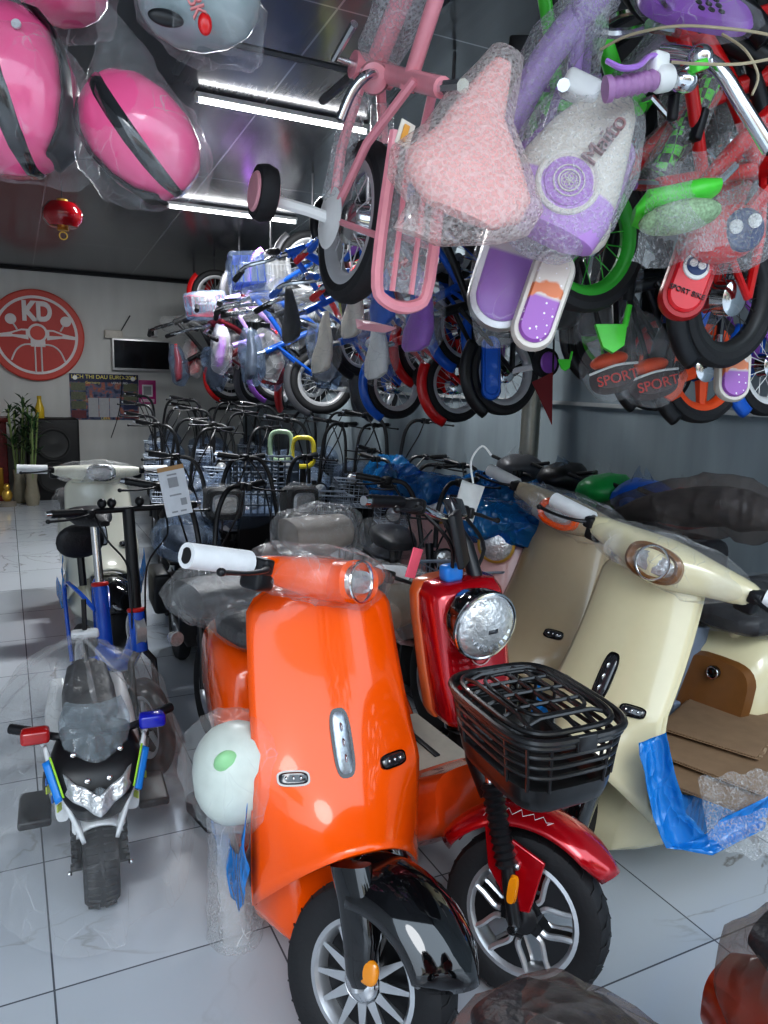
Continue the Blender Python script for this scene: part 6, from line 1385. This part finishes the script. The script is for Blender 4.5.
# bluish plastic crates between e-bikes
CRM = mat('crate blue grey', (.10, .13, .17), .5)
def crate(label, px, py, z, h):
    p = at(px, py, z); t = thing('plastic_crate', label, 'crate', (p.x, p.y, p.z-h/2), -.2); b = MB()
    w, d = .42, .32
    for k in range(6): zz = h*k/5; b.tube([(-w/2, -d/2, zz), (w/2, -d/2, zz), (w/2, d/2, zz), (-w/2, d/2, zz)], .007, 4, closed=True)
    for k in range(11):
        x = -w/2+w*k/10
        for y in (-d/2, d/2): b.tube([(x, y, 0), (x, y, h)], .005, 4)
    for k in range(8):
        y = -d/2+d*k/7
        for x in (-w/2, w/2): b.tube([(x, y, 0), (x, y, h)], .005, 4)
    b.build('lattice', CRM, t); MB().box((0, 0, .006), (w, d, .012)).build('base', CRM, t)
    MB().box((0, 0, -(p.z-h/2)/2), (.3, .2, p.z-h/2)).build('stand', BLACK, t)
    return t
crate('blue grey plastic lattice crate stacked between the black e-bikes', 262, 485, 4.9, .34)
# yellow and green handles among the e-bikes
for px, py, m, lab in ((281, 446, mat('pale green loop', (.45, .6, .4), .4), 'pale green plastic loop handle left of the yellow one'), (303, 452, mat('yellow loop', (.85, .7, .05), .4), 'yellow plastic loop handle standing up among the e-bikes')):
    p = at(px, py, 5.2); t = thing('loop_handle', lab, 'handle', p)
    b = MB(); b.tube([p_ for p_ in srect((0, 0, 0), cam_dir(1, 0, 0), cam_dir(0, 1, 0), .075, .10, 20, .6)], .017, 8, closed=True); b.build('loop', m, t)
    MB().tube([(0, 0, -.10), (0, 0, -.35)], .02, 8).build('stem', BLACK, t)
# unseen street side opposite the shop, added for the reflections it gives
t = thing('house', 'cream house with a pink awning, added unseen across the street for reflections', 'building', (0, -11, 0))
MB().box((0, 0, 2.6), (16, .4, 5.2)).build('wall', wall_material('house wall', (.62, .55, .42), .08), t, smooth=False)
for i in range(4):
    MB().box((-6+4*i, .22, 1.25), (1.8, .06, 2.4)).build('shutter', mat('shutter', (.12, .10, .09), .5), t, smooth=False)
    MB().add([(-7.4+4*i, .2, 3.0), (-4.6+4*i, .2, 3.0), (-4.6+4*i, 1.5, 2.55), (-7.4+4*i, 1.5, 2.55)], [(0, 1, 2, 3)]).build('awning', mat('awning pink', (.85, .25, .32), .6) if i % 2 == 0 else mat('awning cream', (.85, .7, .4), .6), t, smooth=False, solid=.03)
t = thing('reflection_tree', 'unseen leafy green tree added outside the shop for reflections', 'tree', (3.2, -6.5, 0))
MB().tube([(0, 0, -.07), (.05, 0, 1.3), (0, 0, 2.4)], [.14, .11, .09], 10).build('trunk', mat('bark', (.12, .08, .05), .8), t)
b = MB(); rnd = random.Random(3)
for i in range(500):
    d = V((rnd.gauss(0, 1), rnd.gauss(0, 1), rnd.gauss(0, .8))).normalized()*1.25*rnd.uniform(.5, 1); p = V((0, 0, 3.2))+d; u = V((rnd.uniform(-1, 1), rnd.uniform(-1, 1), rnd.uniform(-1, 1)))*.22; w_ = V((rnd.uniform(-1, 1), rnd.uniform(-1, 1), rnd.uniform(-1, 1)))*.13
    b.add([p, p+u*.5+w_, p+u, p+u*.5-w_], [(0, 1, 2, 3)])
b.build('foliage', GR, t)
# ------------------------------------------------------------------ light
w = bpy.data.worlds.new('sky'); scene.world = w; w.use_nodes = True; nt = w.node_tree; nt.nodes.clear()
out = nt.nodes.new('ShaderNodeOutputWorld'); bg = nt.nodes.new('ShaderNodeBackground')
tc = N(nt, 'ShaderNodeTexCoord'); sp = N(nt, 'ShaderNodeSeparateXYZ'); nt.links.new(tc.outputs['Generated'], sp.inputs[0])
cr = N(nt, 'ShaderNodeValToRGB'); nt.links.new(sp.outputs[2], cr.inputs[0])
e = cr.color_ramp.elements; e[0].position = 0; e[0].color = (.55, .62, .7, 1); e[1].position = .5; e[1].color = (.72, .86, 1.0, 1)
nt.links.new(cr.outputs[0], bg.inputs[0]); bg.inputs[1].default_value = 3.0
nt.links.new(bg.outputs[0], out.inputs[0])
su = bpy.data.lights.new('sun', 'SUN'); su.energy = .8; su.angle = .4; so = bpy.data.objects.new('sun', su); so.rotation_euler = (math.radians(48), 0, math.radians(-25)); col.objects.link(so)
scene.view_settings.view_transform = 'Standard'
scene.view_settings.look = 'Medium High Contrast'
scene.view_settings.exposure = -.1
scene.cycles.transparent_max_bounces = 24
scene.cycles.max_bounces = 8
